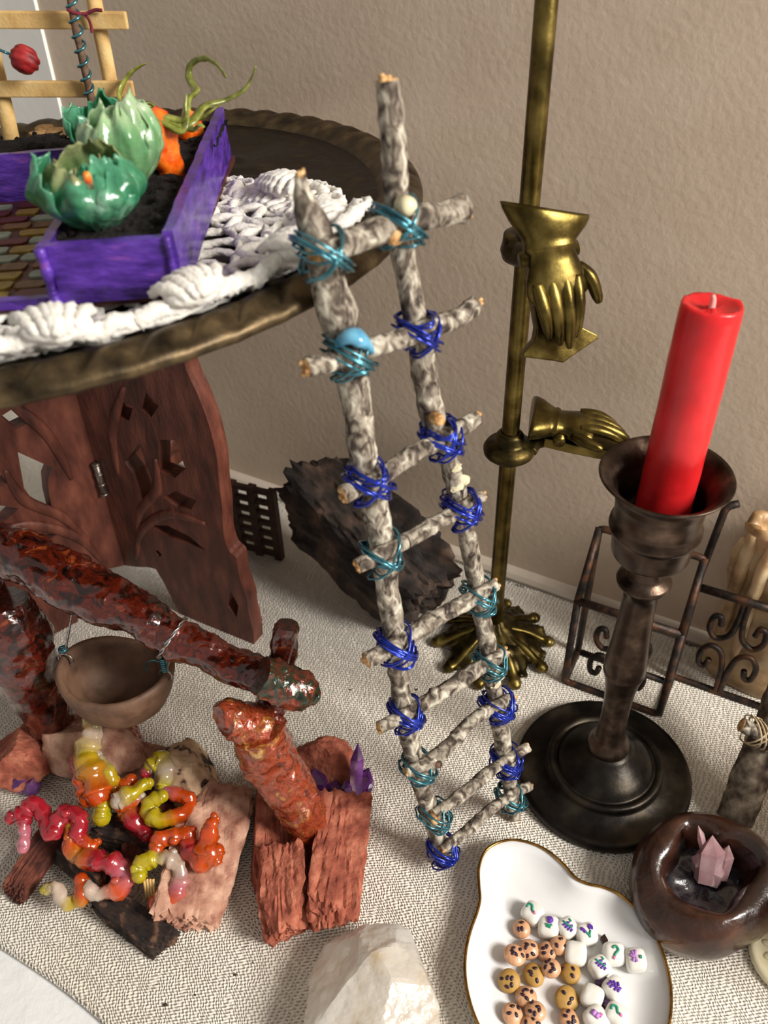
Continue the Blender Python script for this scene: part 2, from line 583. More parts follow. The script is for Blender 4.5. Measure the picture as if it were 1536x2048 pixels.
def cloth_material():
    mt = bpy.data.materials.new('cream_canvas')
    mt.use_nodes = True
    nt = mt.node_tree
    N, Lk = nt.nodes, nt.links
    b = N['Principled BSDF']
    tc = N.new('ShaderNodeTexCoord')
    mp = N.new('ShaderNodeMapping')
    mp.inputs['Rotation'].default_value = (0, 0, math.radians(32))
    mp.inputs['Scale'].default_value = (100, 100, 100)
    Lk.new(tc.outputs['Object'], mp.inputs['Vector'])
    nd = N.new('ShaderNodeTexNoise')
    nd.inputs['Scale'].default_value = 1.4
    nd.inputs['Detail'].default_value = 3
    Lk.new(mp.outputs['Vector'], nd.inputs['Vector'])
    sep = N.new('ShaderNodeSeparateXYZ')
    Lk.new(mp.outputs['Vector'], sep.inputs[0])

    def math_node(op, a, bb=None):
        n = N.new('ShaderNodeMath')
        n.operation = op
        for i, x in enumerate((a, bb)):
            if x is None:
                continue
            if isinstance(x, (int, float)):
                n.inputs[i].default_value = x
            else:
                Lk.new(x, n.inputs[i])
        return n.outputs[0]
    wob = math_node('MULTIPLY', nd.outputs['Fac'], 0.5)
    px = math_node('ADD', sep.outputs['X'], wob)
    py = math_node('ADD', sep.outputs['Y'], wob)
    k = 2 * PI / 0.21
    sx = math_node('SINE', math_node('MULTIPLY', px, k))
    sy = math_node('SINE', math_node('MULTIPLY', py, k * 1.25))
    w = math_node('MULTIPLY', sx, sy)
    hgt = math_node('ADD', math_node('MULTIPLY', w, 0.5), math_node('MULTIPLY', sy, 0.25))
    rp = N.new('ShaderNodeValToRGB')
    rp.color_ramp.elements[0].position = 0.05
    rp.color_ramp.elements[0].color = L4('ddd6ca')
    rp.color_ramp.elements[1].position = 0.62
    rp.color_ramp.elements[1].color = L4('f1ede4')
    Lk.new(math_node('ADD', math_node('MULTIPLY', hgt, 0.6), 0.5), rp.inputs['Fac'])
    n2 = N.new('ShaderNodeTexNoise')
    n2.inputs['Scale'].default_value = 0.12
    Lk.new(mp.outputs['Vector'], n2.inputs['Vector'])
    rp2 = N.new('ShaderNodeValToRGB')
    rp2.color_ramp.elements[0].color = L4('efe6da')
    rp2.color_ramp.elements[1].color = (1, 1, 1, 1)
    Lk.new(n2.outputs['Fac'], rp2.inputs['Fac'])
    mx = N.new('ShaderNodeMix')
    mx.data_type = 'RGBA'
    mx.blend_type = 'MULTIPLY'
    mx.inputs['Factor'].default_value = 1.0
    Lk.new(rp.outputs['Color'], mx.inputs['A'])
    Lk.new(rp2.outputs['Color'], mx.inputs['B'])
    Lk.new(mx.outputs['Result'], b.inputs['Base Color'])
    b.inputs['Roughness'].default_value = 0.95
    b.inputs['Specular IOR Level'].default_value = 0.2
    bp = N.new('ShaderNodeBump')
    bp.inputs['Strength'].default_value = 1.0
    bp.inputs['Distance'].default_value = 0.075 * CM
    Lk.new(hgt, bp.inputs['Height'])
    Lk.new(bp.outputs['Normal'], b.inputs['Normal'])
    return mt


M['canvas'] = cloth_material()

# ------------------------------------------------------------------ the setting
WD = V((1, -0.572, 0)).normalized()           # along the wall, to the right
WN = V((WD.y, -WD.x, 0)).normalized()         # out of the wall, into the room
if WN.y > 0:
    WN = -WN
WO = V((0, 45.88, 0))                          # a point of the wall's foot


def W(a, h, out=0.0):
    return WO + WD * a + V((0, 0, h)) + WN * out


def wall_dist(p):
    return (V((p[0], p[1], 0)) - WO).dot(WN)


mb = MB()
mb.hexa([W(-120, -6, -4), W(110, -6, -4), W(110, -6, 0), W(-120, -6, 0),
         W(-120, 130, -4), W(110, 130, -4), W(110, 130, 0), W(-120, 130, 0)])
struct(mb.build('wall_back', M['wall'], smooth=False))
# white casing at the left of the wall
ta = (PL(100, 100, WO, WN) - WO).dot(WD)
mb = MB()
mb.hexa([W(-75, 0, -0.5), W(ta, 0, -0.5), W(ta - 0.15, 0, 0.2), W(-75, 0, 0.2),
         W(-75, 125, -0.5), W(ta, 125, -0.5), W(ta - 0.15, 125, 0.2), W(-75, 125, 0.2)])
struct(mb.build('trim_1', M['trim'], smooth=False))
mb = MB()
mb.prism([[(0, 0), (0.75, 0), (0.75, 0.35), (0.55, 0.6), (0.0, 0.75)]], W(-75 + 0, -0.1), WN, V((0, 0, 1)), WD * 180)
struct(mb.build('baseboard_back', M['skirting'], smooth=False))

# white ledge and the canvas cloth on it
ce0, ce1 = P(0, 1895), P(190, 2048)
ED = (ce1 - ce0).normalized()
EN = V((-ED.y, ED.x, 0))
if EN.y < 0:
    EN = -EN
mb = MB()
mb.hexa([V((-75, -30, -4)), V((80, -30, -4)), W(90, -4, 0.02), W(-80, -4, 0.02),
         V((-75, -30, -0.25)), V((80, -30, -0.25)), W(90, -0.25, 0.02), W(-80, -0.25, 0.02)])
tag(mb.build('white_ledge', M['ledge'], smooth=False), 'white painted ledge showing beyond the hem of the cream cloth', 'ledge')

mb = MB()
na, nb = 150, 130
grid = []
for j in range(nb + 1):
    row = []
    b = (j / nb) ** 1.1 * 78.0
    for i in range(na + 1):
        a = -48 + 118 * i / na
        p = ce0 + ED * a + EN * (b + 0.25 * math.sin(a * 0.35) * max(0, 1 - b / 6))
        z = 0.07 * fz((p.x, p.y, 0), 0.16, 3.0, 2) + 0.16 * math.exp(-((p.x * 0.5 + p.y * 0.86 - 17.5 + 0.8 * math.sin(p.x * .4)) / 0.55) ** 2)
        z += 0.15 * math.exp(-((p.x * 0.85 + p.y * 0.5 - 8.0 - 0.6 * math.sin(p.y * .3)) / 0.5) ** 2)
        z = max(z, -0.06) - 0.03
        if b < 0.8:
            z -= 0.10 * (1 - b / 0.8)
        d = wall_dist(p)
        if d < 0.95:
            k = 0.95 - d
            p = p + WN * k
            z = min(0.05 + 0.6 * k, 0.1)
        row.append(mb.vert((p.x, p.y, z)))
    grid.append(row)
for j in range(nb):
    for i in range(na):
        q = (grid[j][i], grid[j][i + 1], grid[j + 1][i + 1], grid[j + 1][i])
        c = mb.v[q[0]]
        ok = all((mb.v[q[x]] - mb.v[q[(x + 1) % 4]]).length > 1e-4 for x in range(4))
        if ok:
            mb.face(q)
cl = mb.build('canvas_cloth', M['canvas'], loc=(0, 30, -0.2))
sm = cl.modifiers.new('thickness', 'SOLIDIFY')
sm.thickness = 0.0011
sm.offset = -1
tag(cl, 'cream woven canvas cloth spread under all the small objects', 'cloth')

# ------------------------------------------------------------------ brass tray on its folding stand
TN = V((math.tan(math.radians(-3)), math.tan(math.radians(3)), 1)).normalized()
TX = V((0, 1, 0)).cross(TN).normalized()
TY = TN.cross(TX)
TO = V((-13.7, 35.2, 26.0))
TAX = (TX, TY, TN)


def TW(x, y, h=0.0):
    return TO + TX * x + TY * y + TN * h


def PT(px, py, h=0.0):
    """photo point on the level h above the tray's plane"""
    return PL(px, py, TO + TN * h, TN)


def TL(p):
    d = p - TO
    return V((d.dot(TX), d.dot(TY), d.dot(TN)))


TR = 15.6
tray = thing('brass_tray', TO - TN * 0.2, 'round dark brass tray with a gadrooned rim on the carved stand', 'tray')


def tray_floor(r, z, a):
    if z < 0.05:
        return r, z
    k = 0.05 * math.sin(14 * a) * math.exp(-((r - 11.5) / 0.8) ** 2) + 0.05 * math.sin(28 * a + 2 * math.sin(r * 2)) * math.exp(-((r - 9.2) / 0.7) ** 2)
    k += 0.045 * math.sin(9 * a + 1.5 * r) * math.exp(-((r - 6) / 2.0) ** 2)
    return r, z + k


mb = MB()
prof = [(0.0, 0.22)] + [(0.5 + i * 0.28, 0.22 + (0.06 if i % 12 == 9 else 0)) for i in range(47)] + [(13.8, 0.26)]
mb.lathe(prof, 168, TO, TAX, tray_floor)
mb.build('tray_floor', M['tray'], tray)
mb = MB()


def gad(r, z, a):
    # slanted gadroons round the rim
    w = math.exp(-((r - 14.95) / 0.38) ** 2)
    s = (a * 60 / (2 * PI) + (r - 14.5) * 0.55) % 1.0
    lobe = math.sqrt(max(0.0, 1 - (2 * s - 1) ** 2))
    return r, z + w * (lobe * 0.42 - 0.26)


mb.lathe([(13.7, 0.1), (13.8, 0.3), (14.0, 0.46), (14.2, 0.58), (14.35, 0.66), (14.5, 0.70), (14.65, 0.70), (14.8, 0.67), (14.95, 0.62), (15.1, 0.55), (15.25, 0.50),
          (15.42, 0.44), (15.55, 0.33), (15.6, 0.16), (15.52, 0.02), (15.3, -0.05), (14.6, -0.02), (13.8, -0.08), (10, -0.12), (0, -0.12)], 728, TO, TAX, gad)
mb.build('tray_rim', M['rim'], tray)

hinge_q = V((-15.9, 40.2, 0))
footB = P(512, 1292)
footA = hinge_q + V((-8.2, -6.4, 0))
ztop = lambda p: TO.z - 0.25 - (TN.x * (p.x - TO.x) + TN.y * (p.y - TO.y)) / TN.z
stand = thing('folding_stand', (hinge_q.x, hinge_q.y, 0), 'carved reddish wooden folding stand with pierced panels under the brass tray', 'stand')


def stand_panel(p0, p1, mirror):
    """one carved leaf from the hinge p0 to the foot p1"""
    d = (p1 - p0)
    Ln = d.length
    d = d / Ln
    nrm = V((d.y, -d.x, 0))
    if nrm.y > 0:
        nrm = -nrm
    zt0, zt1 = ztop(p0), ztop(p1 - d * 1.4)
    prof_ = [(9.15, 0.0), (9.25, 1.5), (9.15, 3.0), (9.2, 4.0), (8.95, 5.4), (8.95, 6.9), (8.5, 7.3), (8.35, 8.3), (8.45, 9.4), (8.6, 10.6), (8.65, 12.0), (8.8, 13.4), (8.75, 14.8),
             (8.6, 16.0), (8.3, 17.2), (7.95, 18.2), (7.85, 19.4), (7.9, zt1)]
    outer = [(a * Ln / 9.29, b) for a, b in [(q.x, q.y) for q in spline([V((a, b, 0)) for a, b in prof_], 3)]]
    inner = [(0.0, zt0), (0.0, 2.6), (1.0, 2.9), (2.0, 3.3), (2.6, 3.4), (3.0, 2.4), (3.3, 1.3), (3.7, 0.0)]
    k = 1.0
    holes = [
        [(2.3, 11.2), (3.7, 12.9), (4.0, 10.7), (3.6, 8.9), (3.0, 8.4), (2.9, 9.6), (2.7, 10.6)],
        [(4.6, 9.6), (5.6, 10.4), (6.9, 10.2), (6.4, 9.4), (5.4, 9.2)],
        [(3.0, 7.0), (4.4, 7.5), (5.8, 7.3), (6.9, 6.6), (5.6, 6.7), (4.2, 6.6)],
        [(4.7, 11.4), (5.2, 13.6), (6.3, 13.9), (6.6, 12.2), (5.7, 11.3)],
        [(2.4, 14.3), (3.1, 15.4), (3.9, 15.2), (3.4, 14.2)],
        [(4.4, 15.2), (5.0, 16.4), (5.7, 15.8), (5.0, 14.9)],
        [(2.9, 4.9), (3.15, 5.15), (3.4, 4.9), (3.15, 4.6)],
        [(Ln - 1.6, 2.6), (Ln - 1.2, 4.2), (Ln - 0.8, 3.0), (Ln - 1.1, 1.9)],
    ]
    mbp = MB()
    mbp.prism([outer + inner] + holes, p0, d, V((0, 0, 1)), -nrm * 0.95)
    o = mbp.build('panel', M['stand'], stand, smooth=False)
    # raised carved ribs on the face
    for pts in ([(1.2, 3.6), (2.2, 6.2), (4.6, 8.4), (7.2, 8.7)], [(1.6, 5.4), (2.6, 7.9), (4.2, 10.0), (4.6, 12.2)], [(1.5, 10.0), (2.0, 13.2), (3.6, 16.3)]):
        mr = MB()
        sp = spline([p0 + d * a + V((0, 0, b)) + nrm * 0.0 for a, b in pts], 6)
        mr.tube(sp, [0.12, 0.3, 0.34, 0.12], 8, flat=0.55, up=nrm)
        mr.build('carved_rib', M['stand'], o)
    return o


# the two leaves that face the room and the two behind them
pa = stand_panel(hinge_q, footB, False)
pb = stand_panel(hinge_q, footA, True)
stand_panel(hinge_q + V((0.3, 1.2, 0)), hinge_q + V((4.4, 6.2, 0)), False)
stand_panel(hinge_q + V((-0.3, 1.2, 0)), hinge_q + V((-5.6, 6.0, 0)), True)
mb = MB()
hz = [hinge_q + V((0.1, -0.25, z)) for z in (8.4, 9.1, 9.15, 9.8, 9.85, 10.5)]
mb.tube([hz[0], hz[-1]], 0.2, 10)
for z in (8.4, 9.1, 9.8, 10.5):
    mb.tube([hinge_q + V((0.1, -0.25, z - 0.05)), hinge_q + V((0.1, -0.25, z + 0.05))], 0.24, 10)
mb.build('hinge', M['hinge'], stand)

# ------------------------------------------------------------------ crochet doily
rnd = random.Random(5)
DC = (4.0, -6.2)


def doily_pt(r, a, h=0.0):
    x, y = DC[0] + r * math.cos(a), DC[1] + r * math.sin(a)
    rr = math.hypot(x, y)
    if rr > 14.25:
        x, y = x * 14.25 / rr, y * 14.25 / rr
        rr = 14.25
    if x < 8.2 and -10.3 < y < 5.0 and x > -9.3:
        return TW(x, y, 0.38)
    base = 0.38 + 0.62 * sstep(13.2, 14.3, rr) + (0.22 * fz((x, y, 1), 0.35, 2, 2) if r > 4 else 0)
    return TW(x, y, max(base, 0.36) + h)


doily = thing('crochet_doily', TW(DC[0], DC[1], 0.3), 'white chunky cotton crochet doily under the purple planter', 'doily')
NS = 12


def under_planter(r, a):
    x, y = DC[0] + r * math.cos(a), DC[1] + r * math.sin(a)
    return x < 8.2 and y > -10.4 and y < 5.5



def cord(mbx, pts, r=0.17, n=5, seg=6):
    sp = spline(pts, n)
    tw = rnd.uniform(0, 6)
    mbx.tube(sp, r, seg, disp=lambda p, t, a: 0.055 * math.sin(t * len(sp) * 1.5 + a * 2 + tw))


mesh_cords, edge_cords = MB(), MB()
rings = [2.2, 3.6, 5.0]
for r in rings:
    cord(mesh_cords, [doily_pt(r + 0.1 * math.sin(7 * t), 2 * PI * t / 48) for t in range(49)], 0.16, 2)
for k in range(24):
    a = 2 * PI * k / 24
    cord(mesh_cords, [doily_pt(3.6, a), doily_pt(4.3, a + 0.06, 0.1), doily_pt(5.0, a)], 0.14, 3)
    for r0, r1 in ((5.0, 6.1), (6.1, 7.1)):
        s = 1 if r0 < 6 else -1
        cord(mesh_cords, [doily_pt(r0, a), doily_pt((r0 + r1) / 2, a + s * 0.08, 0.12), doily_pt(r1, a + s * 0.13)], 0.17, 3)
        cord(mesh_cords, [doily_pt(r0, a), doily_pt((r0 + r1) / 2, a - s * 0.08, 0.12), doily_pt(r1, a - s * 0.13)], 0.17, 3)
cord(mesh_cords, [doily_pt(6.1 + 0.15 * math.sin(5 * t), 2 * PI * t / 60, 0.08 * math.sin(9 * t)) for t in range(61)], 0.19, 2)
cord(mesh_cords, [doily_pt(7.1 + 0.2 * math.sin(4 * t), 2 * PI * t / 60, 0.1 * math.sin(7 * t)) for t in range(61)], 0.19, 2)
for k in range(NS):
    a0 = 2 * PI * (k + 0.35) / NS
    hw = PI / NS
    if under_planter(7.8, a0) and math.degrees(a0) % 360 > 100:
        continue
    rt = 9.3 + 0.35 * math.sin(k * 2.1)
    # fan of every scallop
    fan = []
    for j in range(7):
        u = -1 + 2 * j / 6
        a = a0 + u * hw * 0.82
        r = rt - 0.9 * abs(u) ** 2.2
        fan.append(doily_pt(r, a, 0.12 + 0.1 * math.sin(3 * j + k)))
        cord(mesh_cords, [doily_pt(7.1, a0 + u * hw * 0.55), doily_pt(7.9, a0 + u * hw * 0.7, 0.15), doily_pt(r, a, 0.1)], 0.2, 3)
    cord(edge_cords, [doily_pt(7.3, a0 - hw * 0.97)] + fan + [doily_pt(7.3, a0 + hw * 0.97)], 0.27, 5, 7)
    cord(mesh_cords, [doily_pt(7.2, a0 - hw * 0.9)] + [doily_pt(8.1 - 0.5 * abs(-1 + j / 3) ** 2, a0 + (-1 + j / 3) * hw * 0.8, 0.16) for j in range(7)] + [doily_pt(7.2, a0 + hw * 0.9)], 0.2, 4)
    for u in (-0.7, -0.35, 0.0, 0.35, 0.7):   # picots
        a = a0 + u * hw
        r = rt - 0.9 * abs(u) ** 2.2
        cord(edge_cords, [doily_pt(r, a - 0.035, 0.05), doily_pt(r + 0.38, a - 0.045, 0.12), doily_pt(r + 0.52, a, 0.12), doily_pt(r + 0.38, a + 0.045, 0.12), doily_pt(r, a + 0.035, 0.05)], 0.15, 3)
mesh_cords.build('mesh_cords', M['crochet'], doily)
edge_cords.build('edge_cords', M['crochet'], doily)
for k in range(NS):
    a0 = 2 * PI * (k + 0.35) / NS
    if under_planter(8.25, a0):
        continue
    c = doily_pt(8.25, a0, 0.42)
    X = (doily_pt(8.25, a0 + 0.05, 0.42) - c).normalized()
    Y = TN.cross(X).normalized()
    mb = MB()
    mb.ball(c, X * 0.95, Y * 0.75, TN * 0.42, 3, disp=lambda d: 1 + 0.05 * math.sin(9 * d.x + 6 * d.y) + 0.03 * math.sin(11 * d.y))
    for j in range(-3, 4):
        off = j * 0.24
        ww = math.sqrt(max(0.05, 1 - (off / 0.98) ** 2))
        arc = [c + X * (off * (1 - 0.35 * math.cos(t)) + 0.1 * math.sin(j * 5)) - Y * 0.78 * ww * math.cos(t) + TN * (0.43 * ww * math.sin(t)) for t in [PI * q / 12 for q in range(13)]]
        mb.tube(arc, [0.12, 0.17, 0.2, 0.17, 0.12], 6, disp=lambda p, t, a: 0.04 * math.sin(t * 30 + a))
    mb.build('puff', M['crochet'], doily)

# ------------------------------------------------------------------ purple planter
PB = 0.75                                     # its floor above the tray's plane
PH = 2.55
planter = thing('planter_box', TW(4, -3, PB), 'purple painted L-shaped garden box with soil and a painted brick floor', 'planter')


def wobble(x, y, h, s=0.05):
    p = V((x, y, h))
    return TW(x + s * nz(p, 1.3, 2), y + s * nz(p, 1.3, 7), h + 0.04 * nz(p, 1.6, 12))


def plank(x0, y0, x1, y1, h0, h1, name='side_board'):
    """a subdivided, hand-painted board between two corners of the plan"""
    mbw = MB()
    n = max(int(math.hypot(x1 - x0, y1 - y0) / 0.45), 1)
    lx, ly = x1 - x0, y1 - y0
    ln = math.hypot(lx, ly)
    wx, wy = -ly / ln * 0.16, lx / ln * 0.16
    nh = 5
    rows = []
    for i in range(n + 1):
        x, y = x0 + lx * i / n, y0 + ly * i / n
        ring = []
        for j in range(nh + 1):
            ring.append(mbw.vert(wobble(x - wx, y - wy, lerp(h0, h1, j / nh))))
        for j in range(nh, -1, -1):
            ring.append(mbw.vert(wobble(x + wx, y + wy, lerp(h0, h1, j / nh))))
        rows.append(ring)
    m = 2 * (nh + 1)
    for i in range(n):
        for k in range(m):
            mbw.face((rows[i][k], rows[i][(k + 1) % m], rows[i + 1][(k + 1) % m], rows[i + 1][k]))
    mbw.face(list(reversed(rows[0])))
    mbw.face(rows[-1])
    return sharpen(mbw.build(name, M['purple'], planter), 50)


XL, XR, YF, YB = 4.2, 7.85, -10.0, 4.6
YI = 0.75
plank(XL, YF, XR, YF, PB, PH)                       # front of the right bed
plank(XR, YF - 0.15, XR - 0.45, YB + 0.2, PB, PH + 0.15)   # outer right side
plank(XL - 0.1, YF - 0.1, XL - 0.75, YI, PB, PH)    # inner side of the right bed
plank(-9.0, YI, XL - 0.7, YI, PB, PH)              # front of the rear bed
plank(-9.0, YB, XR - 0.5, YB, PB, PH - 0.55)       # back
plank(-9.0, YF + 0.1, XL, YF + 0.1, PB - 0.1, PB + 0.2, 'front_lip')
# thick paint ridges on the corner
mb = MB()
mb.tube(spline([wobble(XL - 0.12, YF - 0.25, PB + t * (PH - PB)) for t in (0, .3, .6, 1.0)], 5), [0.2, 0.14, 0.18, 0.16], 8,
        disp=lambda p, t, a: 0.05 * nz(p, 3))
mb.build('paint_ridge', M['purple'], planter)
mb = MB()
mb.tube(spline([wobble(XR - 0.05, YF - 0.2, PB + t * (PH - PB)) for t in (0, .3, .6, 1.0)], 5), [0.12, 0.1, 0.13, 0.1], 8,
        disp=lambda p, t, a: 0.05 * nz(p, 3))
mb.build('paint_ridge', M['purple'], planter)
mb = MB()
mb.box(TW(-0.6, -2.7, PB - 0.1), TX * 16.6, TY * 14.6, TN * 0.2)
mb.build('base_board', M['brickbase'], planter, smooth=False)
# painted bricks on the floor
rnd = random.Random(11)
kinds = ['brick_rust', 'brick_gold', 'brick_sage', 'brick_ochre', 'brick_rust', 'brick_ochre', 'brick_gold']
row = 0
y = YF + 0.75
while y < YI - 0.5:
    x = 3.3 - (0.55 if row % 2 else 0.0)
    while x > -2.4:
        bw = rnd.uniform(0.85, 1.2)
        if x + bw / 2 > XL - 0.45:
            x -= 0.3
            continue
        mb = MB()
        hh = 0.1
        cx, cy = x, y + rnd.uniform(-0.05, 0.05)
        lx, ly = bw / 2, 0.29
        pts = [(-lx, -ly * .6), (-lx * .7, -ly), (lx * .8, -ly), (lx, -ly * .5), (lx, ly * .7), (lx * .75, ly), (-lx * .8, ly), (-lx, ly * .6)]
        mb.prism([[(a + rnd.uniform(-.04, .04), b + rnd.uniform(-.03, .03)) for a, b in pts]], TW(cx, cy, PB - 0.02), TX, TY, TN * hh)
        mb.build('brick', M[kinds[rnd.randrange(len(kinds))]], planter, smooth=False)
        x -= bw + 0.22
    y += 0.82
    row += 1


def soil_bed(x0, x1, y0, y1, h):
    mbs = MB()
    nx, ny = max(int((x1 - x0) / 0.16), 2), max(int((y1 - y0) / 0.16), 2)
    g = []
    for j in range(ny + 1):
        r = []
        for i in range(nx + 1):
            x, yy = lerp(x0, x1, i / nx), lerp(y0, y1, j / ny)
            e = min(x - x0, x1 - x, yy - y0, y1 - yy)
            hh = h + 0.22 * fz((x, yy, 0), 1.6, 4, 4) - 0.15 * max(0, 0.4 - e)
            r.append(mbs.vert(TW(x, yy, hh)))
        g.append(r)
    for j in range(ny):
        for i in range(nx):
            mbs.face((g[j][i], g[j][i + 1], g[j + 1][i + 1], g[j + 1][i]))
    return mbs.build('soil', M['soil'], planter, smooth=False)


soil_bed(XL - 0.5, XR - 0.1, YF + 0.1, YB - 0.1, 2.3)
soil_bed(-9.0, XL - 0.4, YI + 0.1, YB - 0.1, 2.35)
mb = MB()
for i in range(120):
    if i % 3 == 0:
        x, y = rnd.uniform(-8, XL), rnd.uniform(YI + .2, YB - .2)
    else:
        x, y = rnd.uniform(XL - 0.2, XR - .4), rnd.uniform(YF + .3, YB - .3)
    s = rnd.uniform(0.06, 0.17)
    mb.ball(TW(x, y, 2.42), TX * s, TY * s * rnd.uniform(.6, 1.2), TN * s * .8, 1, disp=lambda d: 1 + 0.3 * nz(d, 2, s * 90))
so = mb.build('soil_crumbs', M['soil'], planter, smooth=False)
so['kind'] = 'stuff'
mb = MB()
for i in range(9):
    c = PT(70 + 22 * i + rnd.uniform(-8, 8), 262 + rnd.uniform(-7, 6), 2.35)
    mb.ball(c, TX * rnd.uniform(.25, .5), TY * rnd.uniform(.25, .6), TN * 0.12, 2, disp=lambda d: 1 + 0.35 * nz(d, 2, i))
mb.build('cork_chips', M['tan_soil'], planter, smooth=False)

# ------------------------------------------------------------------ trellis of craft sticks
SOILH = 2.35
f1, f2 = PT(22, 276, SOILH), PT(238, 262, SOILH)
tdir = (f2 - f1).normalized()
tn = V((tdir.y, -tdir.x, 0)).normalized()
if tn.y > 0:
    tn = -tn
trellis = thing('craft_trellis', (f1 + f2) / 2, 'pale wooden craft stick trellis standing in the purple planter', 'trellis')


def on_trellis(px, py, out=0.0):
    return PL(px, py, f1 + tn * out, tn)


for a, b, w in (((24, 282), (-38, 0), 0.34), ((242, 268), (182, -30), 0.30)):
    p0, p1 = on_trellis(*a), on_trellis(*b)
    p0 = p0 + (p0 - p1).normalized() * 0.8
    p1 = p1 + (p1 - p0).normalized() * 3.0
    mb = MB()
    sp = [lerp(p0, p1, t / 14) for t in range(15)]
    mb.tube(sp, w, 10, disp=lambda p, t, an: 0.03 * nz(p, 2.2))
    mb.build('upright', M['craft_wood'], trellis)
for a, b in (((-60, 39), (255, 41)), ((-60, 178), (268, 178))):
    p0, p1 = on_trellis(*a, 0.42), on_trellis(*b, 0.42)
    ax = (p1 - p0).normalized()
    mb = MB()
    u = tn.cross(ax).normalized()
    mb.box((p0 + p1) / 2, p1 - p0, u * 0.62, tn * 0.22)
    o = mb.build('cross_stick', M['craft_wood'], trellis, smooth=False)
    bv = o.modifiers.new('bevel', 'BEVEL')
    bv.width = 0.0006
    bv.segments = 2
mb = MB()
kp = on_trellis(200, 22, 0.8)
mb.tube(spline([on_trellis(134, 18, 1.3), on_trellis(150, 26, 1.25), on_trellis(172, 27, 0.75), on_trellis(190, 20, 0.7), on_trellis(204, 21, 0.7)], 6), 0.07, 6)
mb.tube(spline([on_trellis(168, 27, 0.7), on_trellis(177, 38, 0.7), on_trellis(182, 52, 0.72), on_trellis(184, 66, 0.75)], 6), 0.06, 6)
tag(mb.build('thread_tie', M['thread']), 'dark red thread knotted over the top stick of the trellis', 'thread')

# stem wound with teal wire
s0, s1 = PT(197, 272, SOILH), on_trellis(134, -40, 1.2)
wound = thing('wire_wound_stem', s0, 'thin brown twig stem spiralled with teal wire', 'stem')
mb = MB()
sp = spline([s0 - (s1 - s0).normalized() * 0.5, lerp(s0, s1, .35), lerp(s0, s1, .7) + tn * 0.1, s1], 10)
mb.tube(sp, [0.16, 0.15, 0.14], 8, disp=lambda p, t, a: 0.03 * nz(p, 2.5))
mb.build('twig', M['stem'], wound)
mb = MB()
ax = (s1 - s0).normalized()
xx = ax.cross(V((1, 0, 0))).normalized()
yy = ax.cross(xx)
hel = []
for i in range(260):
    t = i / 259
    c = lerp(s0, s1, t) + tn * 0.1 * math.sin(PI * min(1, t * 1.2))
    an = t * 2 * PI * 11
    hel.append(c + (xx * math.cos(an) + yy * math.sin(an)) * 0.21)
mb.tube(hel, 0.055, 6)
mb.build('wire', M['wire_teal'], wound)

# red bud on a wire from another stem outside the picture
bz = on_trellis(46, 118, 1.0)
st0 = PT(-70, 285, SOILH)
st1 = PL(-110, 90, st0, tn)
budst = thing('bud_stem', st0, 'crinkled red paper bud on a thin teal wire beside the trellis', 'flower bud')
mb = MB()
mb.tube(spline([st0 - V((0, 0, 0.5)), lerp(st0, st1, .5), st1 + V((0, 0, 2))], 8), 0.15, 8, disp=lambda p, t, a: 0.03 * nz(p, 2.5))
mb.build('twig', M['stem'], budst)
mb = MB()
wp = on_trellis(14, 106, 1.0)
mb.tube(spline([st1, lerp(st1, wp, .5) + V((0, 0, 0.4)), on_trellis(0, 100, 1.0), wp, lerp(wp, bz, .4)], 8), 0.06, 6)
mb.build('wire', M['wire_teal'], budst)
mb = MB()
dx = (bz - wp).normalized()
dy = dx.cross(tn).normalized()
mb.ball(bz, dx * 0.62, dy * 0.52, tn * 0.4, 4, disp=lambda d: (0.78 + 0.22 * min(1, (d.x + 1.0) * 1.1)) * (1 + 0.10 * abs(math.sin(5 * d.y + 3 * d.z)) - 0.05 + 0.05 * nz(d, 3)))
mb.build('bud', M['bud'], budst)

# ------------------------------------------------------------------ cabbages and carrots


EDGE, BODY = (1.0, 1.0, 1.0), (0.42, 0.62, 0.5)


def leaf(mbx, c, th, R, Hh, span, lean=0.0, bulge=1.0, seed=0, nu=34, nv=20):
    """one cupped film leaf round the heart c, ragged along the top"""
    g = []
    for j in range(nv + 1):
        v = j / nv
        r = []
        for i in range(nu + 1):
            u = -1 + 2 * i / nu
            top = 1 - 0.34 * abs(u) ** 2.5 + 0.16 * nz((u * 3.1, seed, 0), 1.3, seed) + 0.02 * math.sin(u * 21 + seed) + 0.035 * nz((u * 14, seed, 0), 1.0)
            vv = v * top
            rad = R * (0.22 + 0.88 * math.sin(min(vv * 2.65, 2.65)) * bulge) + lean * vv * vv
            rad += 0.07 * v * math.sin(u * 11 + seed * 2) + 0.22 * v * nz((u * 2.4, v * 2.2, seed), 1) + 0.10 * nz((u * 6, v * 4, seed), 1) + 0.05 * nz((u * 15, v * 6, seed), 1)
            a = th + u * span * (0.55 + 0.45 * math.sin(min(vv * 2.2, 1.57)))
            p = c + TX * (rad * math.cos(a)) + TY * (rad * math.sin(a)) + TN * (Hh * 1.2 * vv)
            w = max(sstep(.72, 1.0, v), sstep(.8, 1.0, abs(u)) * .7, 0.75 * sstep(.15, .5, nz((u * 7, v * 3, seed), 1.6, 2)))
            r.append(mbx.vert(p, tuple(lerp(a_, b_, w) for a_, b_ in zip(BODY, EDGE))))
        g.append(r)
    for j in range(nv):
        for i in range(nu):
            mbx.face((g[j][i], g[j][i + 1], g[j + 1][i + 1], g[j + 1][i]))


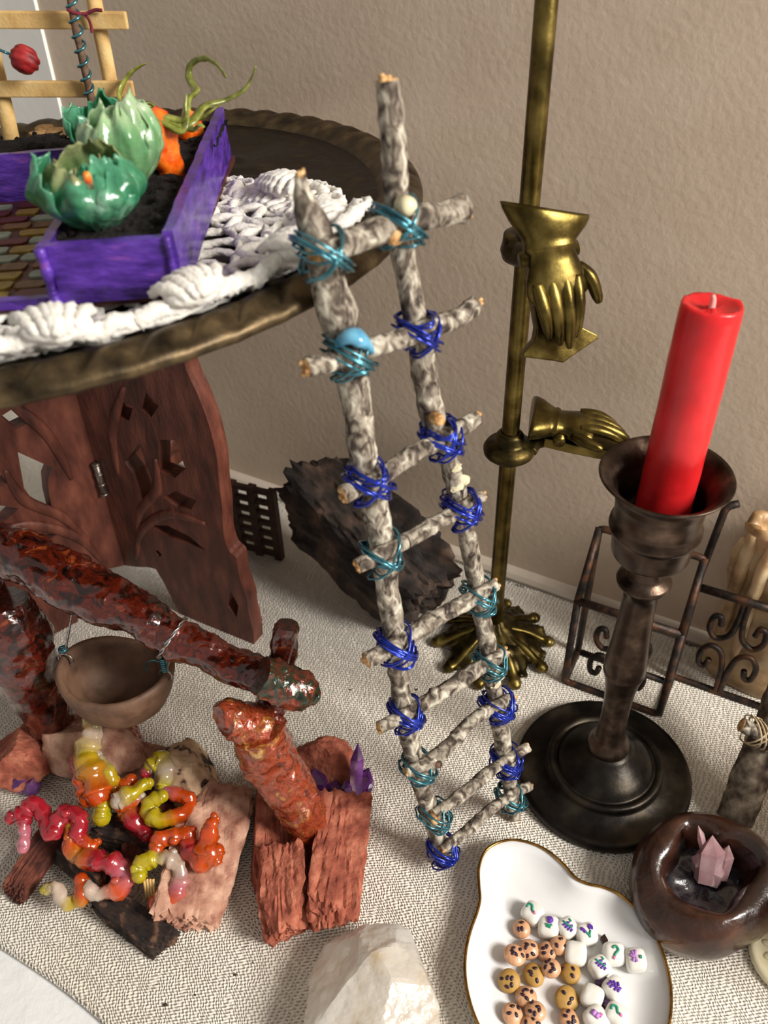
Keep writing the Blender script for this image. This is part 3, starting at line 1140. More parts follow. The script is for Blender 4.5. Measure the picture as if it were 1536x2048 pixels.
def cabbage(c, leaves, label, name='film_cabbage'):
    root = thing(name, c, label, 'cabbage', 'film cabbages in the planter')
    for k, (th, R, Hh, span, lean, m) in enumerate(leaves):
        mbx = MB()
        leaf(mbx, c, math.radians(th), R, Hh, span, lean, 1.0, k * 3.7 + c.x)
        o = mbx.build('leaf', M[m], root)
        sd = o.modifiers.new('film', 'SOLIDIFY')
        sd.thickness = 0.0004
    return root


c1 = PT(205, 458, SOILH - 0.1)
cab1 = cabbage(c1, [(-95, 1.4, 1.6, 1.2, 0.2, 'cab_dark'), (-15, 1.35, 1.7, 1.0, 0.2, 'cab_dark'), (190, 1.45, 1.9, 1.0, 0.4, 'cab_dark'), (-50, 1.15, 1.8, 1.1, 0.1, 'cab_dark'), (-135, 1.15, 1.8, 1.1, 0.15, 'cab_olive'), (95, 1.25, 2.0, 1.1, 0.2, 'cab_olive'),
                    (230, 0.75, 1.6, 1.2, 0.15, 'cab_olive'), (30, 0.7, 1.6, 1.2, 0.1, 'cab_olive'), (130, 0.5, 1.5, 1.2, 0.0, 'cab_dark')],
               'dark green plastic film cabbage with an olive heart by the planter front')
mb = MB()
mb.tube([PT(180, 372, 4.1), PT(173, 350, 4.8)], [0.13, 0.1], 6)
mb.build('stalk', M['carrot'], cab1)
c2 = PT(262, 385, SOILH - 0.1)
cab2 = cabbage(c2, [(-60, 1.25, 2.3, 1.15, 0.1, 'cab_light'), (20, 1.25, 2.4, 1.0, 0.1, 'cab_light'), (-20, 1.1, 2.5, 1.1, 0.0, 'cab_light'), (-140, 1.1, 2.0, 1.1, 0.25, 'cab_light'), (100, 1.0, 2.3, 1.2, 0.2, 'cab_light'),
                    (190, 1.1, 2.0, 1.0, 0.3, 'cab_dark'), (-20, 0.8, 2.0, 1.1, 0.1, 'cab_dark'), (140, 0.6, 2.1, 1.2, 0.05, 'cab_light')],
               'tall pale green plastic film cabbage behind the darker one')
c3 = PT(212, 318, SOILH - 0.1)
cab3 = cabbage(c3, [(-120, 0.9, 1.6, 1.2, 0.3, 'cab_dark'), (170, 0.95, 1.7, 1.1, 0.4, 'cab_dark'), (60, 0.8, 1.8, 1.2, 0.2, 'cab_dark'), (-30, 0.6, 1.5, 1.2, 0.1, 'cab_dark')],
               'small dark green film cabbage at the foot of the wound stem')


def carrot(px, py, hgt, r, tops, label):
    c = PT(px, py, SOILH)
    root = thing('glue_carrot', c - TN * 0.4, label, 'carrot', 'orange carrots growing in the planter')
    mbx = MB()
    sp = [c + TN * (-0.4 + hgt * t / 10) + TX * 0.1 * math.sin(t) for t in range(11)]
    mbx.tube(sp, [r * k for k in (0.7, 0.85, 1.0, 1.05, 0.95, 0.6, 0.3)], 14, disp=lambda p, t, a: 0.16 * nz(p, 2.4, 3) + 0.08 * nz(p, 6))
    mbx.build('root', M['carrot'], root)
    top = sp[-1]
    for pts in tops:
        mg = MB()
        path = [top - TN * 0.2] + [PL(a, b, top + FWD * d, FWD) for a, b, d in pts]
        mg.tube(spline(path, 8), [0.24, 0.20, 0.15, 0.11, 0.05], 7, flat=0.5, disp=lambda p, t, a: 0.035 * nz(p, 4))
        mg.build('leaf_stalk', M['greens'], root)
    return root


carrot(336, 340, 2.5, 0.58, [
    [(362, 262, 0), (372, 228, 0), (376, 200, 0.2), (392, 184, 0.6), (386, 172, 1.0), (376, 150, 1.2), (384, 126, 1.0), (408, 117, 0.6), (432, 128, 0.3), (452, 154, 0)],
    [(372, 250, 0.1), (410, 212, 0.4), (450, 200, 0.7), (484, 182, 0.6), (502, 158, 0.4), (511, 132, 0)],
    [(366, 240, 0), (371, 210, -0.2), (373, 188, -0.3)],
    [(380, 258, 0), (398, 250, -0.3), (408, 254, -0.4)]], 'orange carrot with long curling green tops beside the pale cabbage')
carrot(266, 285, 1.7, 0.62, [
    [(252, 232, 0), (240, 206, 0.2), (240, 180, 0.4), (256, 152, 0.3), (274, 136, 0.1), (292, 127, 0)],
    [(270, 218, 0), (296, 206, 0.3), (318, 224, 0.4), (324, 244, 0.2)],
    [(262, 224, 0.2), (284, 212, 0.6), (308, 214, 0.8), (322, 230, 0.8)]], 'small orange carrot with drooping tops behind the pale cabbage')
carrot(382, 268, 1.3, 0.55, [
    [(400, 236, 0), (420, 224, -0.2), (444, 205, -0.3)],
    [(386, 232, 0.1), (402, 218, 0.2), (424, 214, 0.2)]], 'stubby orange carrot in the far corner of the planter')

# ------------------------------------------------------------------ twig ladder
rnd = random.Random(3)
fL, fR = P(886, 1716, 0.25), P(1028, 1632, 0.25)
# where the left rail rests against the tray's outer edge
kc = PT(655, 612, 0.3)
kc_l = TL(kc)
rr = math.hypot(kc_l.x, kc_l.y)
kc = TW(kc_l.x * (TR + 0.62) / rr, kc_l.y * (TR + 0.62) / rr, 0.3)
LN = (fR - fL).cross(kc - fL).normalized()
if LN.dot(FWD) > 0:
    LN = -LN


def LP(px, py, out=0.0):
    return PL(px, py, fL + LN * out, LN)


ladder = thing('twig_ladder', (fL + fR) / 2 - V((0, 0, 0.25)), 'grey lichened twig ladder lashed with blue and teal wire leaning on the tray', 'ladder')


def stick(name, pix, rads, root, out=0.0, seed=0.0, lump=0.05, raw=True, knots=(), mt=None):
    pts = [LP(a, b, out) for a, b in pix]
    sp = spline(pts, 12)
    mbx = MB()

    def dsp(p, t, a):
        d = lump * 1.6 * nz(p, 1.1, seed) + lump * 0.9 * nz(p, 3.0, seed + 4)
        for kt, ks in knots:
            d += ks * math.exp(-((t - kt) / 0.018) ** 2)
        return d
    mbx.tube(sp, rads, 12, capm=1, disp=dsp)
    # splintered ends
    for e, q in ((0, 1), (-1, -2)):
        d = (sp[e] - sp[q]).normalized()
        R0 = rads[0] if e == 0 else rads[-1]
        for j in range(6 if raw else 3):
            a = rnd.uniform(0, 6.28)
            s = d.cross(LN).normalized() * math.cos(a) + LN * math.sin(a)
            b = sp[e] + s * R0 * 0.55
            mbx.tube([b - d * 0.15, b + d * rnd.uniform(0.03, 0.16) + s * 0.02], [R0 * 0.42, R0 * 0.28], 5, m=1, capm=1)
    return mbx.build(name, [mt or M['bark'], M['raw']], root)


left_rail = [(600, 348), (606, 395), (622, 440), (640, 490), (655, 560), (672, 620), (690, 690), (706, 760), (716, 830), (726, 910), (742, 975), (755, 1040), (766, 1110),
             (778, 1200), (790, 1280), (797, 1350), (808, 1420), (822, 1490), (838, 1550), (856, 1610), (872, 1660), (886, 1722)]
right_rail = [(773, 160), (780, 230), (788, 320), (794, 400), (802, 470), (812, 540), (828, 620), (842, 690), (852, 760), (866, 830), (885, 880), (905, 940), (918, 1000),
              (932, 1060), (946, 1130), (958, 1200), (972, 1270), (982, 1340), (996, 1420), (1006, 1490), (1018, 1560), (1028, 1632)]
r_left = [0.16, 0.34, 0.46, 0.50, 0.56, 0.54, 0.52, 0.50, 0.50, 0.50, 0.48, 0.47, 0.45, 0.42, 0.40, 0.40, 0.40, 0.41, 0.42, 0.38]
r_right = [0.34, 0.36, 0.36, 0.36, 0.36, 0.38, 0.40, 0.42, 0.42, 0.40, 0.39, 0.38, 0.37, 0.37, 0.37, 0.37, 0.38, 0.40, 0.36, 0.34]
stick('rail', left_rail, r_left, ladder, 0, 1.0, 0.045, knots=((0.24, 0.06), (0.47, 0.07), (0.86, 0.06)))
stick('rail', right_rail, r_right, ladder, 0, 9.0, 0.045, knots=((0.2, 0.05), (0.46, 0.12), (0.93, 0.08)))


def at_y(rail, py):
    pts = sorted(rail, key=lambda q: q[1])
    return interp([(b, a) for a, b in pts], py)


rungs = [([(632, 508), (690, 487), (760, 462), (820, 438), (880, 428), (928, 416)], (0.36, 0.40, 0.42, 0.40, 0.36, 0.46), 'teal', 'teal', ((0.5, 0.1),)),
         ([(612, 735), (700, 712), (790, 680), (860, 656), (920, 634), (954, 604)], (0.30, 0.34, 0.32, 0.34, 0.34, 0.22), 'glue', 'blue', ((0.9, 0.04),)),
         ([(686, 990), (760, 952), (820, 912), (890, 874), (955, 836)], (0.30, 0.31, 0.32, 0.30, 0.26), 'blue', 'blue', ((0.5, 0.05),)),
         ([(714, 1134), (780, 1098), (850, 1060), (915, 1022), (966, 990)], (0.27, 0.28, 0.30, 0.28, 0.22), 'teal', 'blue', ((0.55, 0.06),)),
         ([(732, 1322), (800, 1284), (870, 1238), (940, 1200), (992, 1168)], (0.31, 0.33, 0.32, 0.30, 0.26), 'blue', 'teal', ((0.45, 0.05),)),
         ([(758, 1456), (830, 1418), (890, 1380), (960, 1336), (1012, 1304)], (0.27, 0.30, 0.33, 0.30, 0.26), 'blue', 'teal', ((0.42, 0.1), (0.62, 0.07))),
         ([(812, 1546), (862, 1522), (900, 1488), (945, 1440), (1028, 1392)], (0.24, 0.34, 0.27, 0.27, 0.24), 'teal', 'blue', ((0.22, 0.12), (0.58, 0.08))),
         ([(868, 1628), (920, 1592), (990, 1536), (1056, 1494)], (0.24, 0.26, 0.28, 0.26), 'teal', 'blue', ((0.3, 0.04),)),
         ([(884, 1700), (930, 1664), (990, 1612), (1060, 1570)], (0.24, 0.27, 0.26, 0.23), 'blue', 'teal', ((0.5, 0.06),))]


def lashing(c, d1, d2, r1, r2, loops, seed, mt, wr=0.045):
    """wire wound criss-cross round a rail and a rung; c between the two"""
    rg = random.Random(seed)
    mbx = MB()
    pts = []
    n = 14
    for k in range(loops):
        s = 1 if k % 3 else -1
        if k % 4 == 3:
            along, acr = d1, d2
            span = r1 * 1.12
            shift = d1 * rg.uniform(-0.55, 0.55)
        else:
            acr = (d1 + d2 * s).normalized()
            along = acr.cross(LN).normalized()
            span = (r1 + r2) * rg.uniform(0.85, 1.12)
            shift = along * 0.0 + (d1 - d2 * s).normalized() * rg.uniform(-0.22, 0.22)
        for i in range(n):
            a = 2 * PI * i / n
            jit = rg.uniform(0.94, 1.1)
            vec = (acr if k % 4 != 3 else d1.cross(LN).normalized())
            pts.append(c + shift + vec * (math.cos(a) * span * jit) + LN * (math.sin(a) * (r1 + r2) * 1.06 * jit))
    mbx.tube(spline(pts, 2), wr, 5)
    # loose tail
    e = pts[-1]
    mbx.tube(spline([e, e + d2 * rg.uniform(.1, .3) + LN * .1, e + d2 * rg.uniform(-.2, .4) + d1 * rg.uniform(-.5, .5)], 4), wr * 0.8, 5)
    return mbx.build('wire_lashing', M[mt], ladder)


dL = (LP(790, 1280) - LP(716, 830)).normalized()
for k, (pix, rads, wl, wr_, kn) in enumerate(rungs):
    # find the crossings with both rails in the picture plane of the ladder
    o = stick('rung', pix, list(rads), ladder, 0.55, 20 + k * 3.0, 0.04, raw=(k in (0, 1)), knots=kn)
    d2 = (LP(*pix[-1]) - LP(*pix[0])).normalized()
    for rail, w, side in ((left_rail, wl, 0), (right_rail, wr_, 1)):
        best = None
        for t in range(401):
            py = lerp(pix[0][1], pix[-1][1], t / 400)
            px = interp(sorted([(b, a) for a, b in pix]), py)
            d = abs(px - at_y(rail, py))
            if best is None or d < best[0]:
                best = (d, px, py)
        c = LP(best[1], best[2], 0.28)
        py = best[2]
        dd = (LP(at_y(rail, py + 40), py + 40) - LP(at_y(rail, py - 40), py - 40)).normalized()
        r1 = 0.5 if (side == 0 and k < 5) else 0.42
        lashing(c, dd, d2, r1, 0.34 if k else 0.42, 12 if w == 'blue' else 9, 100 + k * 7 + side, {'teal': 'wire_teal', 'blue': 'wire_blue', 'glue': 'wire_teal'}[w])
        if w == 'glue':
            mb = MB()
            g = [LP(672, 690, 0.55), LP(700, 672, 0.8), LP(728, 684, 0.85), LP(744, 706, 0.6)]
            mb.tube(spline(g, 6), [0.14, 0.34, 0.46, 0.28, 0.1], 10, flat=0.6, disp=lambda p, t, a: 0.06 * nz(p, 2))
            mb.build('glue_blob', M['glue_blue'], ladder)
# cut branch stubs and flakes of lichen
for (px, py, r, m) in ((780, 470, 0.26, 'raw'), (868, 834, 0.2, 'raw'), (868, 1518, 0.17, 'char'), (806, 410, 0.28, 'shell'), (862, 1632, 0.17, 'raw')):
    mb = MB()
    c = LP(px, py, 0.55)
    mb.tube([c, c + LN * 0.34, c + LN * 0.46], [r * 1.15, r, r * 0.7], 12, capm=0)
    mb.build('branch_stub', M[m], ladder)
for (px, py) in ((905, 935), (915, 960), (908, 975), (922, 962), (985, 1345), (992, 1355), (986, 1368)):
    mb = MB()
    c = LP(px + 6, py, 0.33)
    mb.ball(c, LN * 0.05, V((0.22, 0, 0.05)), V((0.0, 0.08, 0.16)), 2, disp=lambda d: 1 + 0.5 * nz(d, 2, px))
    mb.build('lichen_flake', M['shell'], ladder, smooth=False)

# ------------------------------------------------------------------ brass glove-clip stand
pb0 = P(985, 1292)
pole_c = V((pb0.x, pb0.y, 0))
clipst = thing('glove_clip_stand', pole_c, 'tall antique brass pole on a leafy foot behind the ladder', 'stand')
mb = MB()
mb.tube([pole_c + V((0, 0, z)) for z in (0.5, 5, 12, 20, 30, 46)], 0.42, 20)
mb.build('pole', M['brass'], clipst)
mb = MB()
mb.lathe([(0, 2.3), (0.5, 2.25), (0.62, 1.9), (0.9, 1.75), (1.3, 1.5), (1.9, 1.15), (2.4, 0.75), (2.55, 0.3), (2.4, 0.05), (0, 0.05)], 40, pole_c,
         disp=lambda r, z, a: (r * (1 + 0.07 * math.sin(9 * a)), z))
mb.build('foot_dome', M['brass_dark'], clipst)


def acanthus(a, Rr, w0, z0, zt):
    """one lobed leaf of the foot, curling up at its tip"""
    d = V((math.cos(a), math.sin(a), 0))
    s = V((-d.y, d.x, 0))
    mbx = MB()
    nv, nu = 26, 8
    g = []
    for j in range(nv + 1):
        t = j / nv
        r = lerp(0.55, Rr, t)
        z = lerp(z0, zt, t ** 0.75) + 0.25 * math.sin(PI * t) + 0.16 * sstep(.82, 1, t)
        wd = w0 * (0.35 + 0.75 * math.sin(PI * min(t * 0.92 + 0.06, 1)) ** 0.8) * (0.80 + 0.24 * abs(math.sin(3.5 * PI * t)))
        row = []
        for i in range(nu + 1):
            u = -1 + 2 * i / nu
            rib = 0.14 * math.exp(-(u / 0.22) ** 2) + 0.07 * abs(math.sin(3.5 * PI * t)) * (1 - abs(u)) - 0.16 * u * u
            row.append(mbx.vert(pole_c + d * r + s * (u * wd) + V((0, 0, z + rib))))
        g.append(row)
    for j in range(nv):
        for i in range(nu):
            mbx.face((g[j][i], g[j][i + 1], g[j + 1][i + 1], g[j + 1][i]))
    o = mbx.build('foot_leaf', M['brass_dark'], clipst)
    sd_ = o.modifiers.new('cast', 'SOLIDIFY')
    sd_.thickness = 0.002
    sd_.offset = -1


for k in range(9):
    acanthus(2 * PI * k / 9 + 0.25, 3.15, 0.85, 1.75, 0.35)
for k in range(10):
    # drop-ended scrolls between the leaves
    a = 2 * PI * k / 10 + 0.55
    d = V((math.cos(a), math.sin(a), 0))
    s = V((-d.y, d.x, 0))
    mb = MB()
    sp = spline([pole_c + d * 0.8 + V((0, 0, 1.6)), pole_c + d * 1.9 + s * 0.15 + V((0, 0, 1.15)), pole_c + d * 2.8 + s * 0.2 + V((0, 0, 0.55)), pole_c + d * 3.3 + s * 0.1 + V((0, 0, 0.38)),
                 pole_c + d * 3.55 + V((0, 0, 0.42))], 6)
    mb.tube(sp, [0.14, 0.2, 0.24, 0.26, 0.40, 0.34, 0.12], 10, flat=0.8)
    mb.build('foot_scroll', M['brass'], clipst)


def ring_collar(z, root):
    mbx = MB()
    mbx.lathe([(0.42, -0.5), (0.95, -0.5), (1.22, -0.25), (1.25, 0.0), (1.12, 0.22), (0.8, 0.3), (0.68, 0.45), (0.66, 0.75), (0.5, 0.95), (0.42, 0.95)], 32, pole_c + V((0, 0, z)), close=True)
    mbx.build('collar', M['brass_dark'], root)


def glove(root, A, B, side, top, skew=0.0):
    """cast glove: cuff at A, finger tips at B; top = back of the hand"""
    ax = (B - A)
    Ln = ax.length
    ax.normalize()
    side = (side - ax * side.dot(ax)).normalized()
    top = ax.cross(side).normalized() if ax.cross(side).dot(top) > 0 else -ax.cross(side).normalized()
    st = [(0.0, 1.65, 0.72), (0.03, 1.62, 0.78), (0.10, 1.45, 0.74), (0.20, 1.10, 0.62), (0.235, 0.98, 0.58), (0.255, 1.04, 0.62), (0.28, 1.02, 0.6), (0.30, 0.90, 0.52),
          (0.38, 0.98, 0.54), (0.48, 1.16, 0.56), (0.56, 1.24, 0.54), (0.63, 1.18, 0.48), (0.67, 0.95, 0.34)]
    mbx = MB()
    n = 28
    rings = []
    for t, w, h in st:
        ring = []
        for k in range(n):
            a = 2 * PI * k / n
            x, y = math.cos(a), math.sin(a)
            dip = 0.0
            if t < 0.02:
                dip = -0.12 * math.cos(2 * a) * Ln * 0.06
            ridge = 1.0 + (0.10 * math.cos(3 * a) if t < 0.2 else 0.0)
            dip += skew * x * max(0.0, 1 - t / 0.3)
            ring.append(mbx.vert(A + ax * (t * Ln + dip) + side * (w * x) + top * (h * y * ridge)))
        rings.append(ring)
    for r0, r1 in zip(rings, rings[1:]):
        for k in range(n):
            mbx.face((r0[k], r0[(k + 1) % n], r1[(k + 1) % n], r1[k]))
    mbx.face(list(reversed(rings[0])))
    mbx.face(rings[-1])
    mbx.build('glove_hand', M['brass'], root)
    # four fingers with unequal lengths, each bent at the knuckles
    for u, e, r in ((-0.80, 0.93, 0.27), (-0.30, 0.99, 0.30), (0.20, 1.03, 0.30), (0.64, 0.96, 0.27)):
        mf = MB()
        b = A + ax * (0.50 * Ln) + side * (u * 1.10) + top * 0.30
        m1 = A + ax * (0.68 * Ln) + side * (u * 0.98) + top * 0.34
        m2 = A + ax * ((0.68 + e) / 2 * Ln) + side * (u * 0.86) + top * 0.22
        t_ = A + ax * (e * Ln) + side * (u * 0.72) - top * 0.05
        mf.tube(spline([b, m1, m2, t_], 6), [r * 0.7, r, r * 1.02, r * 0.92, r * 0.8, r * 0.35], 12)
        mf.build('finger', M['brass'], root)
    mf = MB()
    mf.tube(spline([A + ax * 0.44 * Ln + side * 0.95, A + ax * 0.56 * Ln + side * 1.35 + top * 0.05, A + ax * 0.68 * Ln + side * 1.52, A + ax * 0.75 * Ln + side * 1.60 - top * 0.05], 5),
            [0.2, 0.30, 0.26, 0.22, 0.12], 12)
    mf.build('thumb', M['brass'], root)
    # the lower jaw with a flared pointed lip
    mj = MB()
    prof = []
    jaw = [(0.18, 0.75), (0.5, 0.85), (0.84, 0.85), (0.92, 1.0), (1.0, 1.55), (1.03, 1.6), (1.10, 0.0)]
    pts = [(t * Ln, w) for t, w in jaw[:-1]] + [(1.12 * Ln, 0.35), (1.15 * Ln, 0.0)]
    loop = pts + [(a, -b) for a, b in reversed(pts[:-1])]
    mj.prism([loop], A - top * 1.05, ax, side, top * 0.5)
    o = mj.build('jaw', M['brass'], root, smooth=False)
    bv = o.modifiers.new('bevel', 'BEVEL')
    bv.width = 0.0012
    bv.segments = 3
    # spring pivot
    mp_ = MB()
    mp_.tube([A + ax * 0.32 * Ln - side * 1.15 - top * 0.35, A + ax * 0.32 * Ln + side * 1.15 - top * 0.35], 0.3, 14)
    mp_.build('pivot', M['brass'], root)


zc1 = Zat(pole_c.x, pole_c.y, 895)
clip1 = thing('glove_clip', pole_c + V((0, 0, zc1 - 0.5)), 'brass hand-shaped clip reaching sideways from the pole', 'clip', 'glove clips on the brass pole')
ring_collar(zc1, clip1)
A1 = P(1062, 835, zc1 + 1.15)
B1 = P(1252, 872, zc1 + 0.55)
glove(clip1, A1, B1, V((0.25, -1, 0)), V((0, 0, 1)))
mb = MB()
ar0 = pole_c + V((0.9, -0.1, zc1 - 0.1))
mb.tube(spline([ar0, lerp(ar0, A1, .5) + V((0.4, 0, -0.5)), lerp(A1, B1, .35) - V((0, 0, 0.75)), lerp(A1, B1, .6) - V((0, 0, 0.72))], 6), [0.5, 0.42, 0.46, 0.3], 12, flat=0.6)
mb.build('arm', M['brass_dark'], clip1)
zc2 = Zat(pole_c.x, pole_c.y, 492)
clip2 = thing('glove_clip', pole_c + V((0, 0, zc2 - 0.5)), 'brass hand-shaped clip hanging fingers down from the pole', 'clip', 'glove clips on the brass pole')
A2 = PY(1090, 418, pole_c.y - 2.5)
B2 = PY(1132, 690, pole_c.y - 4.4)
glove(clip2, A2, B2, V((1, 0.1, -0.22)), V((0, -1, 0.6)), 0.6)
mb = MB()
mb.lathe([(0.42, -0.55), (0.95, -0.5), (1.05, -0.15), (0.98, 0.15), (0.95, 0.5), (0.42, 0.6)], 28, pole_c + V((0, 0, zc2)), close=True)
mb.tube(spline([pole_c + V((-0.5, -0.5, zc2)), pole_c + V((-0.2, -1.2, zc2 + 0.2)), lerp(A2, B2, .22)], 6), [0.55, 0.5, 0.4], 12)
mb.build('collar', M['brass_dark'], clip2)

# ------------------------------------------------------------------ candlestick and candle
cb = P(1203, 1552)
cb = V((cb.x, cb.y, 0))
stk = thing('candlestick', cb, 'dark bronze candlestick with a wide round foot and a flared cup', 'candlestick')
zz = lambda py: Zat(cb.x, cb.y, py)
top_px = proj(cb + V((0, 0, zz(950))))[0]
lean = V(((1334 - top_px) / FPX * 36.0 / zz(950), 0.0, 1.0)).normalized()
LX = (V((1, 0, 0)) - lean * lean.x).normalized()
LY = lean.cross(LX)
CAX = (LX, LY, lean)
mb = MB()
mb.lathe([(0, 0.05), (4.2, 0.05), (4.32, 0.12), (4.36, 0.3), (4.34, 0.55), (4.25, 0.68), (4.05, 0.70), (3.9, 0.66), (3.3, 0.80), (2.95, 0.98), (2.85, 1.05), (2.86, 1.22), (2.76, 1.36),
          (2.6, 1.38), (2.48, 1.28), (2.42, 1.24), (2.34, 1.32), (2.25, 1.5), (2.0, 1.72), (1.7, 1.98), (1.4, 2.22), (1.15, 2.45), (1.02, 2.62), (0, 2.7)], 72, cb)
mb.build('foot', M['pewter'], stk)
mb = MB()
z0 = zz(1478)
prof = [(0.0, 2.2), (0.95, 2.3), (1.02, 2.75), (0.98, 3.0), (0.80, 3.2), (0.68, 3.5), (0.63, 5.0), (0.64, 6.2), (0.70, 7.0), (0.80, 7.7), (0.90, 8.1), (0.95, 8.3), (0.91, 8.4), (0.94, 8.6), (0.92, 9.1), (0.82, 10.2),
        (0.74, 11.6), (0.70, 12.9), (0.76, 13.55), (0.98, 13.7), (1.10, 13.85), (1.12, 13.98), (1.02, 14.1), (0.80, 14.2), (0.70, 14.4), (0.70, 15.0), (0.76, 15.3), (0.86, 15.8), (0, 15.8)]
mb.lathe(prof, 48, cb, CAX)
mb.build('stem', M['bronze'], stk)
ztop = zz(948)
mb = MB()
k = (ztop - 15.6) / 4.1
prof = [(0.0, 15.45), (1.38, 15.45), (1.50, 15.5), (1.54, 15.6), (1.62, 16.6), (1.64, 16.75), (1.74, 16.8), (1.80, 16.95), (1.78, 17.1), (1.68, 17.2), (1.66, 17.5), (1.68, 18.0), (1.72, 18.4), (1.78, 18.55), (1.76, 18.75),
        (1.85, 19.0), (2.1, 19.3), (2.42, 19.58), (2.48, 19.66), (2.44, 19.74), (2.3, 19.66), (1.95, 19.3), (1.66, 18.8), (1.58, 17.6), (1.5, 17.2), (0, 17.2)]
prof = [(r, 15.6 + (z - 15.6) * k) for r, z in prof]
mb.lathe(prof, 64, cb, CAX)
mb.build('cup', M['bronze'], stk)
mb = MB()
for (px, py, s) in ((1258, 1325, .16), (1262, 1345, .2), (1250, 1352, .22), (1246, 1366, .15), (1256, 1310, .12), (1262, 1335, .13)):
    zq = zz(py)
    c = cb + lean * zq
    q = PL(px, py, c - FWD * 0.95, FWD)
    mb.ball(q, V((s, 0, 0)), V((0, 0.1, 0)), V((0, 0, s * 1.6)), 2, disp=lambda d: 1 + 0.4 * nz(d, 2, px))
for (px, py, s) in ((1293, 1083, .14), (1318, 1080, .08)):
    q = PL(px, py, cb + lean * zz(py) - FWD * 1.62, FWD)
    mb.ball(q, V((s, 0, 0)), V((0, 0.08, 0)), V((0, 0, s)), 2)
mb.build('verdigris_patch', M['verdigris'], stk, smooth=False)

cc = cb + lean * (ztop - 1.3)
ctop = PY(1424, 612, cc.y + 0.9)
cbot = PY(1333, 985, cc.y + 0.3)
cax = (ctop - cbot).normalized()
cbot = cbot - cax * 1.1
candle = thing('taper_candle', cbot, 'red wax candle stub leaning in the bronze candlestick cup', 'candle')
mb = MB()
n = 26
Lc = (ctop - cbot).length
sp = [cbot + cax * (Lc * i / n) for i in range(n + 1)]
mb.tube(sp, [1.04] * n + [1.02], 36, cap=False, disp=lambda p, t, a: 0.018 * nz(p, 1.2) + 0.01 * nz(p, 5))
X = cax.cross(V((0, 1, 0))).normalized()
Y = cax.cross(X)
prev = [len(mb.v) - 36 + i for i in range(36)]
for (r, h) in ((0.98, 0.10), (0.86, 0.05), (0.6, -0.10), (0.3, -0.14), (0.12, -0.06)):
    cur = []
    for i in range(36):
        d = (mb.v[prev[i]] - (ctop if prev[i] else ctop))
        d = (d - cax * d.dot(cax)).normalized()
        p = ctop + d * r + cax * (h + 0.09 * nz((d.x * 2, d.y * 2, r * 3), 1.5))
        cur.append(mb.vert(p))
    for i in range(36):
        mb.face((prev[i], prev[(i + 1) % 36], cur[(i + 1) % 36], cur[i]))
    prev = cur
mb.face(prev)
mb.face(list(range(35, -1, -1)))
mb.build('wax', M['red_wax'], candle)
mb = MB()
mb.tube(spline([ctop - cax * 0.1, ctop + cax * 0.2, ctop + cax * 0.38 + X * 0.06], 5), [0.13, 0.1, 0.07], 8)
mb.build('wick', M['wick'], candle)

# ------------------------------------------------------------------ wrought-iron rack with scrolls, old candle in it
a0, a1 = P(1128, 1366), P(1316, 1434)
RD = (a1 - a0).normalized()
RN = V((-RD.y, RD.x, 0))
if RN.y < 0:
    RN = -RN
rack = thing('iron_scroll_rack', (a0 + a1) / 2, 'rusty wrought-iron double rack with scrollwork behind the candlestick', 'rack')


def rod(pts, r=0.2, name='rod', n=1):
    mbx = MB()
    q = spline(pts, n) if n > 1 else pts
    mbx.tube(q, r, 8)
    return mbx.build(name, M['iron'], rack)


def rounded(pts, rad=0.35):
    out = [pts[0]]
    for a, b, c in zip(pts, pts[1:], pts[2:]):
        d0, d1 = (a - b).normalized(), (c - b).normalized()
        for t in (0, .25, .5, .75, 1):
            out.append((b + d0 * rad) * (1 - t) ** 2 + b * 2 * t * (1 - t) + (b + d1 * rad) * t * t)
    out.append(pts[-1])
    return out


Zv = V((0, 0, 1))
wA = (a1 - a0).length
up = 0.2
hF = Zat(a0.x, a0.y, 1207)


def unit(o, w, hf, hb, depth, scr, back=True):
    """one box of the rack: low front frame, tall back frame, side bars"""
    f0, f1_ = o + Zv * up, o + RD * w + Zv * up
    rod(rounded([f0 + Zv * hf, f0, f1_, f1_ + Zv * hf]), 0.2, 'front_frame')
    rod([f0 + Zv * hf, f1_ + Zv * hf], 0.22, 'front_bar')
    b0, b1 = f0 + RN * depth, f1_ + RN * depth
    if not back:
        rod(rounded([f0 + Zv * hf, f0 + Zv * hb + RN * 1.1 + RD * 0.3, f0 + Zv * (hb + 0.1) + RN * 1.4 + RD * 0.8]), 0.2, 'tall_post')
    if back:
        rod(rounded([b0, b0 + Zv * hb, b1 + Zv * hb, b1]), 0.2, 'back_frame')
        rod([f0 + Zv * hf, b0 + Zv * hb], 0.2, 'side_bar')
        rod([f1_ + Zv * hf, b1 + Zv * hb], 0.2, 'side_bar')
        rod([f0, b0], 0.2, 'side_bar')
        rod([f1_, b1], 0.2, 'side_bar')
        rod([b0, b1], 0.2, 'back_bar')
    m = f0 + RD * w * 0.5
    for s in (-1, 1):
        for u in scr:
            hh = hf
            if u > 0:     # scroll hanging from the bar
                pts = [(0.12, hh), (0.14, hh * 0.78), (0.35, hh * 0.62), (0.95, hh * 0.56), (1.35, hh * 0.64), (1.30, hh * 0.76), (0.98, hh * 0.78), (0.85, hh * 0.70)]
            else:         # scroll rising from the foot
                pts = [(0.12, 0), (0.16, hh * 0.24), (0.42, hh * 0.42), (1.0, hh * 0.47), (1.42, hh * 0.38), (1.36, hh * 0.25), (1.04, hh * 0.24), (0.92, hh * 0.32)]
            rod([m + RD * (s * x * min(1, w / 4.6)) + Zv * z for x, z in pts], 0.16, 'scroll', 5)


